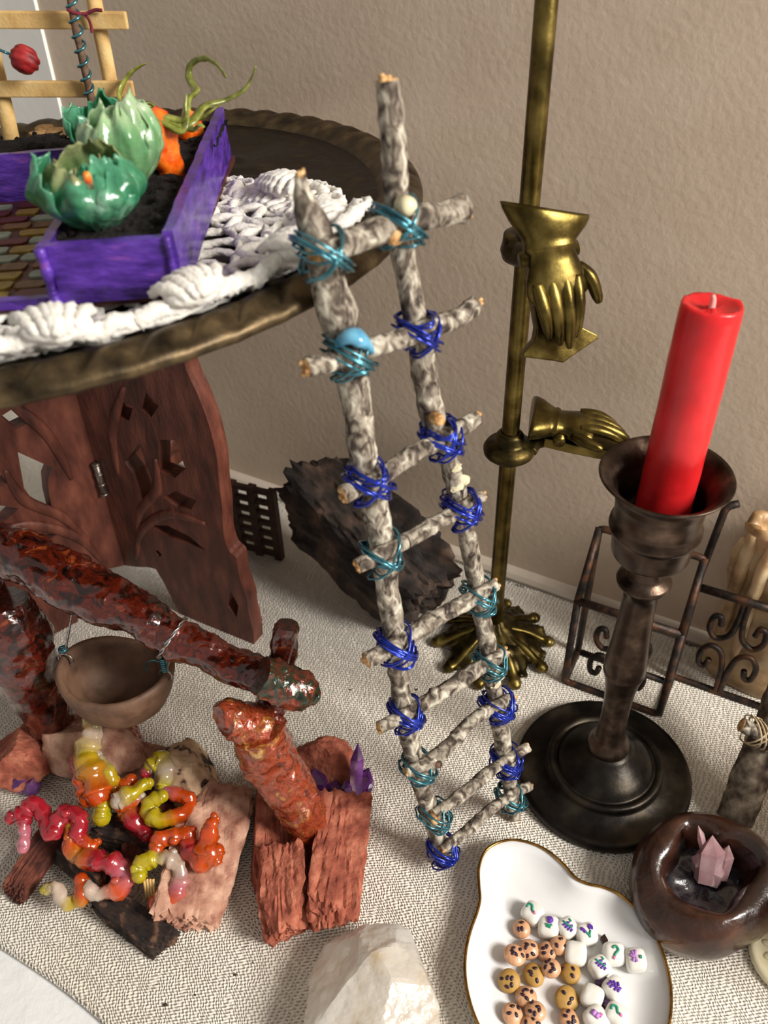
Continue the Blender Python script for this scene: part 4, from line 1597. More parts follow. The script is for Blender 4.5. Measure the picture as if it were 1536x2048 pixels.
unit(a0, wA, hF, hF + 3.1, 2.4, (1, -1))
b0_ = P(1340, 1356)
hF2 = Zat(b0_.x, b0_.y, 1178)
unit(b0_, 5.1, hF2, hF2 + 4.6, 2.2, (1, -1), False)

wc = P(1514, 1372)
wc = V((wc.x, wc.y, 0)) + WN * (1.78 - wall_dist(wc))
EAX = (WD, WN * 0.46, V((0, 0, 1)))
hW = Zat(wc.x, wc.y, 1075)
old = thing('old_wax_candle', wc, 'hollow melted cream candle shell with a ragged rim behind the iron rack', 'candle')
mb = MB()
Rw = 3.0


def wdisp(r, z, a):
    q = (math.cos(a) * 2, math.sin(a) * 2, z * 0.5)
    g = 0.16 * nz(q, 0.9, 2) + 0.07 * nz(q, 2.6, 5)
    hz_ = z
    if z > hW - 1.5:
        hz_ = z + 0.75 * nz((math.cos(a) * 2.2, math.sin(a) * 2.2, 0), 1.0, 8) * sstep(hW - 1.5, hW, z)
    return r * (1 + g * 0.7) + (g * 0.3), hz_


n = 22
outer = [(0, 0.05), (Rw * 0.92, 0.05)] + [(Rw * (1.0 + 0.03 * math.sin(i)), 0.2 + (hW - 0.2) * i / n) for i in range(n + 1)]
inner = [(Rw * 0.84, hW - 0.05), (Rw * 0.80, hW - 0.8), (Rw * 0.78, hW - 1.7)]
mb.lathe(outer + inner, 72, wc, EAX, wdisp)
mb.build('wax_shell', M['wax'], old)
mb = MB()
mb.lathe([(0, hW - 1.15), (1.0, hW - 1.2), (Rw * 0.86, hW - 1.1), (Rw * 0.86, hW - 1.8), (0, hW - 1.8)], 48, wc, EAX)
mb.build('wax_pool', M['wax_white'], old)
for k, (an, h0, h1) in enumerate(((2.6, 0.98, 0.35), (2.15, 1.0, 0.2), (1.6, 0.9, 0.45), (2.9, 0.9, 0.6), (1.1, 0.95, 0.3))):
    d = WD * math.cos(an) + WN * 0.53 * math.sin(an)
    mb = MB()
    mb.tube(spline([wc + d * Rw * 0.98 + Zv * hW * h0, wc + d * Rw * 1.02 + Zv * hW * lerp(h0, h1, .5), wc + d * Rw * 1.0 + Zv * hW * h1], 7), [0.26, 0.38, 0.32, 0.16], 10,
            disp=lambda p, t, a: 0.12 * nz(p, 1.4))
    mb.build('wax_drip', M['wax'], old)

# ------------------------------------------------------------------ bark log with a tied cross twig
l0, l1 = P(1472, 1628, 0.75), P(1552, 1425, 4.6)
ld = (l1 - l0).normalized()
log = thing('bark_post', V((l0.x, l0.y, 0)), 'short bark-covered post leaning beside the brown clay bowl', 'post')
mb = MB()
l0 = l0 - ld * 0.3
sp = [lerp(l0, l1 + ld * 1.5, t / 30) for t in range(31)]
mb.tube(sp, [0.86, 0.84, 0.80, 0.82, 0.80], 20, capm=1, disp=lambda p, t, a: 0.12 * nz(p, 1.0, 4) + 0.05 * nz(p, 3))
mb.build('log', [M['logbark'], M['raw']], log)
mb = MB()
t0, t1 = PL(1483, 1450, lerp(l0, l1, .78) - FWD * 1.05, FWD), PL(1580, 1500, lerp(l0, l1, .78) - FWD * 1.05, FWD)
mb.tube(spline([t0, lerp(t0, t1, .5), t1], 8), [0.34, 0.32, 0.33], 12, capm=1, disp=lambda p, t, a: 0.06 * nz(p, 1.5))
mb.build('cross_twig', [M['bark'], M['raw']], log)
mb = MB()
cj = lerp(t0, t1, 0.42)
dj = (t1 - t0).normalized()
pts = []
for k in range(5):
    s = 1 if k % 2 else -1
    v = (ld * 0.9 + dj * s * 0.5).normalized()
    for i in range(12):
        a = 2 * PI * i / 12
        pts.append(cj + FWD * 0.5 + dj * (k - 2) * 0.12 + v * math.cos(a) * 0.75 - FWD * math.sin(a) * 0.95)
mb.tube(spline(pts, 2), 0.045, 5)
mb.build('thread_lashing', M['twine'], log)

# embossed cream disc at the edge
dc = P(1596, 1912, 0.25)
disc = thing('embossed_disc', V((dc.x, dc.y, 0)), 'cream embossed round disc lying beside the brown clay bowl', 'disc')
mb = MB()
mb.lathe([(0, 0.02), (1.8, 0.02), (2.0, 0.12), (2.05, 0.28), (1.98, 0.42), (1.86, 0.46), (1.74, 0.42), (1.66, 0.32), (1.5, 0.30), (0, 0.30)], 60, V((dc.x, dc.y, 0)))
mb.build('plate', M['shell'], disc)
for k in range(14):
    a = 2 * PI * k / 14
    mb = MB()
    c = V((dc.x + 1.15 * math.cos(a), dc.y + 1.15 * math.sin(a), 0.31))
    mb.ball(c, V((math.cos(a), math.sin(a), 0)) * 0.36, V((-math.sin(a), math.cos(a), 0)) * 0.2, Zv * 0.09, 2)
    mb.build('petal', M['shell'], disc)

# ------------------------------------------------------------------ brown clay bowl with a crystal
pc = P(1392, 1800)
pc = V((pc.x, pc.y, 0))
pod = thing('clay_pod_bowl', pc, 'lumpy dark brown glazed clay bowl holding a pink crystal', 'bowl')
mb = MB()


def poddisp(r, z, a):
    g = 1 + 0.05 * math.sin(2 * a + 0.6) + 0.035 * math.sin(3 * a + 2) + 0.05 * nz((math.cos(a) * 1.4, math.sin(a) * 1.4, z * 0.6), 1.0, 6)
    if r < 2.3 and z > 1.0:
        g *= 1 + 0.10 * math.sin(4 * a + 1) + 0.08 * nz((math.cos(a) * 2, math.sin(a) * 2, z), 1.5, 2)
    hh = z + (0.32 * math.sin(a + 0.9) + 0.14 * math.sin(3 * a)) * sstep(1.8, 3.0, z)
    return r * g, hh


mb.lathe([(0, 0.02), (2.2, 0.02), (2.75, 0.25), (3.1, 0.8), (3.22, 1.4), (3.15, 2.0), (2.9, 2.55), (2.55, 2.9), (2.2, 3.0), (1.9, 2.9), (1.72, 2.6), (1.62, 2.2), (1.55, 1.7), (1.4, 1.3)], 90, pc, None, poddisp)
mb.build('bowl_wall', M['pod'], pod)
mb = MB()
mb.lathe([(0, 1.45), (0.6, 1.4), (1.2, 1.5), (1.75, 1.7), (1.8, 1.2), (0, 1.0)], 60, pc, None, lambda r, z, a: (r, z + 0.22 * fz((r * math.cos(a), r * math.sin(a), z), 1.2, 3, 3)))
mb.build('resin_pool', M['podin'], pod)

def crystal(mbx, base, tip, r, seed, n=6):
    """pointed hexagonal crystal"""
    rg = random.Random(seed)
    ax = (tip - base)
    Ln = ax.length
    ax.normalize()
    X = ax.cross(V((0.3, 0.2, 1)) if abs(ax.z) < 0.9 else V((1, 0, 0))).normalized()
    Y = ax.cross(X)
    a0 = rg.uniform(0, 1)
    lo, hi = [], []
    for k in range(n):
        a = 2 * PI * k / n + a0
        d = X * math.cos(a) * rg.uniform(.85, 1.1) + Y * math.sin(a) * rg.uniform(.85, 1.1)
        lo.append(mbx.vert(base + d * r * 0.9))
        hi.append(mbx.vert(base + ax * Ln * rg.uniform(.52, .72) + d * r))
    t = mbx.vert(tip)
    for k in range(n):
        mbx.face((lo[k], lo[(k + 1) % n], hi[(k + 1) % n], hi[k]))
        mbx.face((hi[k], hi[(k + 1) % n], t))
    mbx.face(list(reversed(lo)))


cr = thing('pink_crystal', P(1418, 1765, 1.6), 'pink crystal cluster with a glassy spike inside the brown clay bowl', 'crystal')
for b, t, r, s in (((1412, 1760, 1.5), (1425, 1670, 3.3), 0.62, 1), ((1440, 1755, 1.6), (1458, 1690, 3.0), 0.36, 2), ((1400, 1740, 1.6), (1402, 1705, 2.8), 0.42, 4), ((1408, 1705, 2.4), (1396, 1650, 3.7), 0.2, 3), ((1425, 1765, 1.5), (1440, 1725, 2.6), 0.4, 8)):
    mb = MB()
    crystal(mb, P(*b), P(*t), r, s)
    mb.build('point', M['rose'], cr, smooth=False)

# ------------------------------------------------------------------ gourd-shaped porcelain dish
outl_px = [(958, 1770), (958, 1735), (970, 1703), (995, 1686), (1025, 1680), (1060, 1686), (1095, 1702), (1128, 1730), (1150, 1755), (1175, 1768), (1210, 1776), (1245, 1793), (1280, 1828),
           (1310, 1872), (1330, 1920), (1341, 1970), (1342, 2020), (1332, 2070), (1305, 2120), (1255, 2160), (1190, 2182), (1120, 2180), (1055, 2155), (1000, 2112), (962, 2060), (940, 2005),
           (930, 1950), (932, 1900), (942, 1858), (954, 1825), (960, 1798)]
RIM = 1.25
outl = spline([P(a, b, RIM) for a, b in outl_px], 4, closed=True)
dcen = P(1110, 1925, RIM)
dish = thing('gourd_dish', V((dcen.x, dcen.y, 0.02)), 'white porcelain gourd-shaped dish with a thin gilt rim', 'dish')


def edge_dist(p):
    best = 1e9
    for i in range(len(outl)):
        a, b = outl[i], outl[(i + 1) % len(outl)]
        ab = b - a
        t = max(0, min(1, (p - a).dot(ab) / ab.dot(ab)))
        best = min(best, (a + ab * t - p).length)
    return best


dprof = [(0, RIM), (0.15, 1.12), (0.4, 0.86), (0.7, 0.66), (1.1, 0.50), (1.6, 0.42), (2.4, 0.36), (9, 0.34)]


def dish_z(p):
    q = V((p.x, p.y, RIM))
    return interp(dprof, edge_dist(q))


mb = MB()
rings = []
NR = 22
for j in range(NR):
    s = 1 - (j / NR) ** 0.85
    ring = []
    for p in outl:
        q = dcen + (p - dcen) * s
        ring.append(mb.vert((q.x, q.y, interp(dprof, edge_dist(q)))))
    rings.append(ring)
ctr = mb.vert((dcen.x, dcen.y, dish_z(dcen)))
n = len(outl)
for r0, r1 in zip(rings, rings[1:]):
    for k in range(n):
        mb.face((r0[k], r0[(k + 1) % n], r1[(k + 1) % n], r1[k]))
for k in range(n):
    mb.face((rings[-1][k], rings[-1][(k + 1) % n], ctr))
und = []
for s, z in ((1.012, RIM - 0.08), (0.95, 0.55), (0.8, 0.12), (0.7, 0.05)):
    und.append([mb.vert((dcen.x + (p.x - dcen.x) * s, dcen.y + (p.y - dcen.y) * s, z)) for p in outl])
for r0, r1 in zip([rings[0]] + und, und):
    for k in range(n):
        mb.face((r0[k], r1[k], r1[(k + 1) % n], r0[(k + 1) % n]))
mb.face(list(und[-1]))
mb.build('bowl', M['porcelain'], dish)
mb = MB()
mb.tube([p + V((0, 0, 0.02)) for p in outl], 0.065, 8, closed=True)
mb.build('gilt_rim', M['gold'], dish)


def on_dish(px, py, extra=0.45):
    z = 0.8
    for _ in range(4):
        p = P(px, py, z)
        z = dish_z(p) + extra
    return P(px, py, z)


rnd = random.Random(21)


def superball(mbx, c, X, Y, Z, e=0.6, sub=3):
    def f(d):
        m = (abs(d.x) ** (2 / e) + abs(d.y) ** (2 / e) + abs(d.z) ** (2 / e)) ** (-e / 2)
        return m
    mbx.ball(c, X, Y, Z, sub, disp=f)


def stroke(mbx, c, X, Y, Z, pts, r=0.035):
    """ink line on the bead's top; pts in the bead's own plane"""
    path = []
    for u, v in spline([V((a, b, 0)) for a, b in pts], 4) if False else [(q.x, q.y) for q in spline([V((a, b, 0)) for a, b in pts], 4)]:
        w = max(0.0, 1 - abs(u) ** 3.4 - abs(v) ** 3.4)
        path.append(c + X * u + Y * v + Z * (w ** (1 / 3.4)))
    mbx.tube(path, r, 6)


def motif(kind, c, X, Y, Z, root):
    def m(mat_, strokes, r=0.045):
        mbx = MB()
        for s in strokes:
            stroke(mbx, c, X, Y, Z, s, r)
        mbx.build('painted_motif', M[mat_], root)
    if kind == 'tulip':
        m('ink_green', [[(-.1, .6), (.25, .65), (.35, .3), (0, .05), (-.05, -.1)]], 0.06)
        m('ink_pink', [[(-.15, -.25), (.0, -.3)]], 0.09)
    elif kind == 'violet':
        m('ink_purple', [[(-.15, .4), (.1, .5), (.2, .3), (-.1, .3)], [(-.1, .2), (.15, .25)]], 0.1)
        m('ink_green', [[(-.3, -.1), (.1, -.15), (.3, -.05)], [(-.2, -.3), (.2, -.35)]], 0.05)
    elif kind == 'sprig':
        m('ink_green', [[(-.2, .6), (0, .1), (.25, -.35)], [(.45, .5), (.5, .2)]], 0.05)
        m('ink_purple', [[(-.45, .3), (-.15, .2)], [(-.4, 0), (-.05, -.05)], [(.05, .3), (.3, .2)], [(-.3, -.3), (.05, -.3)], [(.1, -.1), (.4, -.2)], [(-.1, -.55), (.2, -.5)]], 0.05)
    elif kind == 'lavender':
        m('ink_purple', [[(-.5, .45), (-.3, .2), (-.2, .0)], [(.3, .6), (.5, .4), (.45, .15)], [(.25, .5), (.35, .2)], [(-.45, .2), (-.3, .4)]], 0.07)
        m('ink_green', [[(-.2, .1), (.05, -.3), (.1, -.5)], [(.3, .1), (.1, -.3)]], 0.05)
    elif kind == 'bloom':
        m('ink_lilac', [[(-.3, .55), (-.2, .0)], [(.05, .6), (-.15, .0)], [(-.55, .25), (-.2, -.05)], [(-.2, -.1), (-.4, -.4)], [(-.1, -.1), (-.05, -.5)]], 0.07)
        m('ink_green', [[(.3, -.05), (.5, -.05)]], 0.08)
    elif kind == 'twig':
        m('ink_purple', [[(-.5, .5), (-.2, .45)], [(-.5, .2), (-.1, .15)], [(-.1, .6), (-.05, .3)], [(.15, .4), (.05, .0)], [(-.35, -.2), (.05, -.25)], [(.4, .1), (.2, -.2)], [(-.2, -.5), (.3, -.4)], [(-.1, .1), (.1, -.45)]], 0.055)
    elif kind == 'hook':
        m('ink_green', [[(-.2, .35), (.1, .5), (.3, .2), (.05, -.1), (-.1, -.3)]], 0.06)
        m('ink_pink', [[(-.2, -.45), (-.05, -.5)]], 0.08)
    elif kind == 'posy':
        m('ink_lilac', [[(-.3, .4), (.1, .5)], [(-.2, .1), (.2, .2)]], 0.12)
        m('ink_pink', [[(.25, .1), (.3, -.1)]], 0.1)


beads = [(1065, 1828, 25, 'tulip', 'green hook and pink dot'), (1097, 1855, -35, 'violet', 'a violet bloom over blue-green leaves'), (1134, 1857, 5, 'sprig', 'a purple sprig and a green leaf'),
         (1172, 1869, -10, 'lavender', 'two purple lavender heads'), (1151, 1908, -30, None, ''), (1198, 1935, 8, 'sprig', 'a purple sprig on a long green stalk'),
         (1227, 1909, -25, 'hook', 'a dark green check and pink drop'), (1271, 1921, -20, 'bloom', 'a lilac fan flower and green leaf'), (1228, 1978, 12, 'twig', 'short dark purple dashes'),
         (1184, 1994, 42, None, ''), (1192, 2039, 10, 'posy', 'a lilac and pink posy'), (1232, 2032, 35, 'tulip', 'a curved green stem over pink')]
for i, (px, py, rot, kind, what) in enumerate(beads):
    c = on_dish(px, py, 0.36)
    a = math.radians(rot + 20)
    tilt = V((rnd.uniform(-.12, .12), rnd.uniform(-.2, .02), 1)).normalized()
    X = V((math.cos(a), math.sin(a), 0))
    X = (X - tilt * X.dot(tilt)).normalized()
    Y = tilt.cross(X)
    s = rnd.uniform(0.43, 0.47)
    if kind:
        lab = 'white square clay bead painted with ' + what
    else:
        lab = 'plain white clay bead below the lavender bead' if i == 4 else 'plain white clay bead beside the golden cookies'
    r = thing('clay_bead', c - tilt * 0.4, lab, 'bead', 'white clay beads in the dish')
    mb = MB()
    superball(mb, c, X * s, Y * s * rnd.uniform(.95, 1.08), tilt * 0.40, 0.52)
    mb.build('bead_body', M['marsh'], r)
    if kind:
        motif(kind, c, X * s, Y * s, tilt * 0.40, r)

cookies = [(1043, 1858, 'p', .40), (1029, 1910, 'p', .48), (1057, 1899, 'p', .44), (1093, 1904, 'p', .41), (1118, 1891, 'p', .40), (1102, 1937, 'p', .40), (1018, 1962, 't', .46), (1067, 1950, 't', .48),
           (1140, 1946, 't', .45), (1052, 1995, 'p', .44), (1071, 2023, 'p', .42), (1025, 2029, 'p', .45), (1134, 1998, 't', .50), (1139, 2040, 'p', .43), (1062, 2052, 'p', .42)]
clabel = {0: 'small pinkish cookie touching the tulip bead', 1: 'large pinkish cookie propped on its neighbour', 2: 'pinkish cookie half under a larger one', 3: 'pinkish cookie with a smudged group of chips',
          4: 'pinkish cookie tucked beside the plain white bead', 5: 'pinkish cookie between two golden cookies', 6: 'golden cookie at the rim side of the dish', 7: 'golden cookie with widely spaced chips',
          8: 'golden cookie crowded with six big chips', 9: 'pinkish cookie below the two golden cookies', 10: 'glossy pinkish cookie with tiny narrow chips', 11: 'tilted pinkish cookie with chips along its edge',
          12: 'large golden cookie with three purple-brown chips', 13: 'pinkish cookie beside the posy bead', 14: 'pinkish cookie below the glossy one'}
for i, (px, py, kd, s) in enumerate(cookies):
    lift = {1: 0.55, 4: 0.42, 5: 0.5, 10: 0.42}.get(i, 0.26)
    c = on_dish(px, py, lift)
    tilt = V((rnd.uniform(-.25, .25), rnd.uniform(-.35, .1), 1)).normalized()
    a = rnd.uniform(0, 6.28)
    X = V((math.cos(a), math.sin(a), 0))
    X = (X - tilt * X.dot(tilt)).normalized()
    Y = tilt.cross(X)
    r = thing('clay_cookie', c - tilt * 0.25, clabel[i], 'cookie', 'clay chip cookies in the dish')
    mb = MB()
    mb.ball(c, X * s, Y * s * rnd.uniform(.88, 1.0), tilt * 0.27, 3, disp=lambda d: 1 + 0.05 * nz(d, 1.6, i * 3.1) + 0.10 * (1 - abs(d.z)) * 0.5)
    mb.build('dough', M['cookie_pink' if kd == 'p' else 'cookie_tan'], r)
    mb = MB()
    for j in range(3 + (i * 7) % 4):
        aa = j * 2.4 + i
        rr_ = (0.2 + 0.55 * ((j * 0.61 + i * 0.17) % 1.0))
        u, v = rr_ * math.cos(aa), rr_ * math.sin(aa)
        zt = math.sqrt(max(0.05, 1 - u * u - v * v))
        nn = (X * (u / s) + Y * (v / s) + tilt * (zt / 0.27)).normalized()
        q = c + X * (u * s) + Y * (v * s) + tilt * (0.27 * zt)
        e1_ = nn.cross(V((math.cos(aa * 2), math.sin(aa * 2), 0.3))).normalized()
        e2_ = nn.cross(e1_)
        mb.ball(q, e1_ * 0.115, e2_ * 0.075, nn * 0.045, 2)
    mb.build('chocolate_chips', M['choc'], r)
mb = MB()
c = on_dish(1208, 1880, 0.12)
mb.box(c, V((0.2, 0.12, 0.05)), V((-0.1, 0.28, 0)), V((0, 0.02, 0.22)))
tag(mb.build('chocolate_shard', M['pod'], smooth=False), 'tiny brown shard lying between the white beads', 'shard')
for i, (px, py, lab) in enumerate(((1203, 1962, 'dark purple crumb under the beads with purple sprigs'), (1218, 2008, 'purple crumb between the plain bead and the dashed bead'))):
    mb = MB()
    c = on_dish(px, py, 0.2)
    mb.ball(c, V((0.3, 0.1, 0)), V((-0.06, 0.2, 0)), V((0, 0, 0.2)), 2, disp=lambda d: 1 + 0.25 * nz(d, 2, i))
    tag(mb.build('purple_crumb', M['amethyst'], smooth=False), lab, 'crumb')

# ------------------------------------------------------------------ rocks, chips, quartz


def rock(name, c, X, Y, Z, mt, seed, planes=14, boxy=0.0, amp=0.06, grain=None, sub=5, root=None, sharp=0.92, label=None, cat=None, group=None, fs=1.0):
    """faceted stone: half axes X, Y, Z; boxy > 0 gives slab-like planes"""
    rg = random.Random(seed)
    pl = []
    if boxy:
        for s in (1, -1):
            pl += [(V((s, rg.uniform(-.15, .15), rg.uniform(-.15, .15))).normalized(), rg.uniform(.85, 1)),
                   (V((rg.uniform(-.12, .12), s, rg.uniform(-.15, .15))).normalized(), rg.uniform(.75, .9)),
                   (V((rg.uniform(-.12, .12), rg.uniform(-.15, .15), s)).normalized(), rg.uniform(.72, .85))]
    for _ in range(planes):
        d = V((rg.gauss(0, 1), rg.gauss(0, 1), rg.gauss(0, 1))).normalized()
        pl.append((d, rg.uniform(.80, 1.0) if not boxy else rg.uniform(1.0, 1.25)))
    mbx = MB()
    gx = grain or (1, 1, 1)

    def f(d):
        r = 1.35
        for nrm, h in pl:
            k = d.dot(nrm)
            if k > 1e-3:
                r = min(r, h / k)
        q = V((d.x * r * gx[0], d.y * r * gx[1], d.z * r * gx[2]))
        return r * (1 + amp * fz(q, 2.2 * fs, seed * 1.3, 4) + amp * 0.6 * nz(q, 7.0 * fs, seed))
    mbx.ball(c, X, Y, Z, sub, disp=f)
    o = mbx.build(name, mt, root, smooth=False if sub < 4 else True)
    sharpen(o, 10 if mt is M['quartz'] else 24)
    if label:
        tag(o, label, cat, group)
    return o


qc = P(754, 1992, 1.6)
rock('quartz_chunk', qc, V((2.45, 0.3, 0)), V((-0.3, 2.9, 0)), V((0.2, 0.3, 1.9)), M['quartz'], 4, planes=34, amp=0.028, fs=1.2, label='large milky white quartz chunk beside the red bark chips', cat='crystal')

UPZ = V((0, 0, 1))


def slab(name, p0, p1, w, t, mt, seed, roll=0.0, label=None, cat='bark chip', group=None, amp=0.11, planes=6):
    """bark chip from end p0 to end p1"""
    ax = (p1 - p0)
    c = (p0 + p1) / 2
    X = ax / 2
    d = ax.normalized()
    s = d.cross(UPZ).normalized()
    u = s.cross(d)
    s2 = s * math.cos(roll) + u * math.sin(roll)
    u2 = -s * math.sin(roll) + u * math.cos(roll)
    return rock(name, c, X * 1.1, s2 * w, u2 * t, mt, seed, planes=planes, boxy=1.0, amp=amp, grain=(0.45, 2.2, 2.2), label=label, cat=cat, group=group)


G1 = 'red bark chips round the right post'
slab('bark_chip', P(690, 1590, 1.7), P(660, 1845, 1.3), 1.45, 1.25, M['redchip'], 31, 0.15, 'flat ridged red bark chip lit on top beside the forked post', group=G1)
slab('bark_chip', P(566, 1700, 1.5), P(572, 1868, 1.0), 1.20, 1.15, M['redchip'], 32, -0.2, 'knobbly red bark chip in front of the forked post', group=G1)
slab('bark_chip', P(545, 1560, 1.0), P(540, 1800, 0.8), 0.9, 0.85, M['redchip'], 33, 0.1, 'long low red bark chip between the forked post and the pale slab', group=G1)
rock('bark_chip', P(640, 1535, 1.3), V((1.7, -0.35, 0)), V((0.3, 1.1, 0.2)), V((0, -0.2, 1.35)), M['redchip'], 34, planes=12, amp=0.06, label='rounded red bark lump behind the purple crystals', cat='bark chip', group=G1)

am = thing('amethyst_cluster', P(650, 1590, 1.2), 'purple amethyst cluster with a tall spike behind the ridged red bark chip', 'crystal', 'amethyst clusters')
for b, t, r, s in (((712, 1590, 2.2), (716, 1484, 4.0), 0.36, 1), ((720, 1580, 2.2), (738, 1535, 3.1), 0.4, 2), ((700, 1592, 2.2), (690, 1560, 2.8), 0.32, 7), ((640, 1600, 1.2), (628, 1535, 2.5), 0.62, 3), ((610, 1590, 1.2), (594, 1530, 2.4), 0.5, 4),
                   ((668, 1600, 1.3), (672, 1560, 2.2), 0.6, 5), ((732, 1590, 2.0), (742, 1558, 2.7), 0.26, 9)):
    mb = MB()
    crystal(mb, P(*b), P(*t), r, s)
    mb.build('point', M['amethyst'], am, smooth=False)

# left post's stones
G2 = 'stones round the left post'
rock('red_stone', P(165, 1505, 1.5), V((2.6, -1.0, 0)), V((0.5, 1.3, 0)), V((0, 0.2, 1.35)), M['pinkchip'], 41, planes=14, amp=0.05, label='angular pinkish red stone at the foot of the left post', cat='stone', group=G2)
rock('red_stone', P(45, 1520, 1.2), V((1.6, 0.6, 0)), V((-0.4, 1.5, 0)), V((0, 0, 1.2)), M['redchip'], 42, planes=12, amp=0.06, label='squat red stone with amethyst points beside the left post', cat='stone', group=G2)
rock('red_stone', P(235, 1478, 0.9), V((1.3, 0, 0)), V((0, 1.0, 0)), V((0, 0, 1.0)), M['foil_light'], 43, planes=12, amp=0.05, label='shiny pink varnished lump under the clay pot', cat='stone', group=G2)
am2 = thing('amethyst_cluster', P(40, 1570, 0.8), 'short purple amethyst points among the stones of the left post', 'crystal', 'amethyst clusters')
for b, t, r, s in (((35, 1575, .6), (45, 1535, 1.6), 0.5, 11), ((62, 1585, .5), (70, 1550, 1.4), 0.45, 12), ((15, 1560, .6), (20, 1520, 1.5), 0.4, 14)):
    mb = MB()
    crystal(mb, P(*b), P(*t), r, s)
    mb.build('point', M['amethyst'], am2, smooth=False)

# campfire stones
G3 = 'bark and stones of the campfire'
slab('bark_piece', P(440, 1590, 1.3), P(365, 1850, 0.9), 1.75, 1.1, M['pinkchip'], 51, 0.35, 'big pale pink bark slab along the campfire flames', group=G3)
rock('tan_rock', P(372, 1560, 1.3), V((1.75, -1.2, 0.2)), V((0.8, 1.2, 0)), V((-0.3, 0, 1.5)), M['tanrock'], 52, planes=13, amp=0.05, label='tan rock speckled with black behind the campfire flames', cat='stone', group=G3)
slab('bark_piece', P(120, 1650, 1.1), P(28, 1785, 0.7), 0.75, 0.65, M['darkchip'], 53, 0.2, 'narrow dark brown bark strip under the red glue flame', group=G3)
slab('bark_piece', P(205, 1500, 1.0), P(330, 1540, 0.9), 0.9, 1.0, M['pinkchip'], 54, 0.0, 'pinkish bark piece behind the yellow glue flame', group=G3)
slab('bark_piece', P(130, 1690, 1.3), P(215, 1760, 0.9), 0.75, 0.75, M['char'], 55, 0.2, 'scorched brown bark piece under the coiled red flame', group=G3)
slab('bark_piece', P(215, 1800, 0.8), P(330, 1885, 0.7), 0.75, 0.65, M['char'], 56, -0.1, 'crumbly charred bark at the front of the campfire', group=G3)
slab('bark_piece', P(200, 1660, 0.9), P(330, 1690, 0.9), 0.8, 0.75, M['char'], 57, 0.0, 'burnt bark stick in the heart of the campfire', group=G3)
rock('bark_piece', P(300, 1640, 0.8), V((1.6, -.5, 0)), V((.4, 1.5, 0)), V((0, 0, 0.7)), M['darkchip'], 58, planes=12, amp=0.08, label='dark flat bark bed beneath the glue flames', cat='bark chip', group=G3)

# glue flames
RED, ORG, YEL, WHT, PNK, AMB = lin('d0283c'), lin('f06018'), lin('e6cf22'), lin('efd9c6'), lin('ee8fa0'), lin('d8901c')
GF = 'hot glue flames of the campfire'
rg_f = random.Random(8)


def flame(strands, label):
    s0 = strands[0][0]
    g = P(s0[0][0], s0[0][1], 1.0)
    many = len(strands) > 1
    meshes = []
    mbx = MB()
    for path, rad, cols in strands:
        pts = spline([P(a, b, z) for a, b, z in path], 7)
        rs = [r * (1 + 0.35 * nz((i * 0.33, s0[0][0], 0), 1.0, s0[0][1])) for i, r in enumerate(resample_list(list(rad), len(pts)))]
        for q in range(4, len(pts) - 3, 9):
            w = rg_f.uniform(.4, .65) * rs[q]
            off = V((rg_f.uniform(-1, 1), rg_f.uniform(-1, 1), rg_f.uniform(-.3, 1))) * rs[q] * 0.7
            cq = resample_list(list(cols), len(pts))[q]
            mbx.ball(pts[q] + off, V((w, 0, 0)), V((0, w * .8, 0)), V((0, 0, w)), 2, disp=lambda d: 1 + 0.3 * nz(d, 2, q), cols=lambda d: cq)
        mbx.tube(pts, rs, 12, cols=list(cols), disp=lambda p, t, a: 0.17 * nz(p, 1.8, 3) + 0.10 * nz(p, 4.0, 1) + 0.04 * nz(p, 9.0, 1))
        # rounded ends
        for e, r, c in ((pts[0], rad[0], cols[0]), (pts[-1], rad[-1], cols[-1])):
            mbx.ball(e, V((r, 0, 0)), V((0, r, 0)), V((0, 0, r)), 2, cols=lambda d: c)
    o = mbx.build('glue_flame', M['glue'])
    return tag(o, label, 'flame', GF)


flame([([(180, 1432, 4.6), (184, 1470, 4.2), (172, 1510, 3.8), (186, 1550, 3.4), (196, 1590, 3.0)], (.32, .5, .55, .75, .62), (YEL, WHT, YEL, AMB, ORG)),
       ([(150, 1520, 3.5), (165, 1560, 3.2), (175, 1595, 2.8)], (.25, .45, .5), (RED, ORG, ORG)),
       ([(195, 1510, 3.6), (215, 1550, 3.2), (228, 1575, 2.8)], (.25, .42, .3), (WHT, YEL, AMB))], 'tall yellow and white glue flame with an orange foot')
flame([([(20, 1636, 3.0), (48, 1628, 3.1), (70, 1612, 3.3), (88, 1632, 3.1), (104, 1668, 2.9), (118, 1640, 3.2), (142, 1626, 3.3), (160, 1642, 3.1), (155, 1670, 2.8), (176, 1690, 2.4), (196, 1684, 2.3)],
        (.3, .46, .5, .46, .42, .42, .42, .38, .36, .3, .18), (RED, RED, RED, RED, RED, RED, RED, RED, RED, ORG, ORG)),
       ([(48, 1640, 3.0), (50, 1668, 2.7), (46, 1696, 2.4)], (.4, .36, .28), (RED, PNK, PNK))], 'crimson branching glue flame with a pale pink foot')
flame([([(140, 1652, 2.9), (138, 1690, 2.6), (158, 1712, 2.3), (190, 1722, 2.3), (225, 1728, 2.3), (250, 1752, 2.0), (235, 1782, 1.8), (200, 1788, 1.7), (170, 1774, 1.8)],
        (.26, .34, .36, .5, .5, .42, .4, .36, .26), (AMB, ORG, AMB, RED, RED, PNK, ORG, WHT, WHT)),
       ([(162, 1760, 1.9), (164, 1790, 1.6), (146, 1808, 1.4), (124, 1800, 1.5), (112, 1776, 1.7), (88, 1780, 1.6)], (.34, .36, .32, .28, .3, .2), (ORG, ORG, YEL, WHT, WHT, YEL))], 'coiled orange and pink glue flame curling at the front')
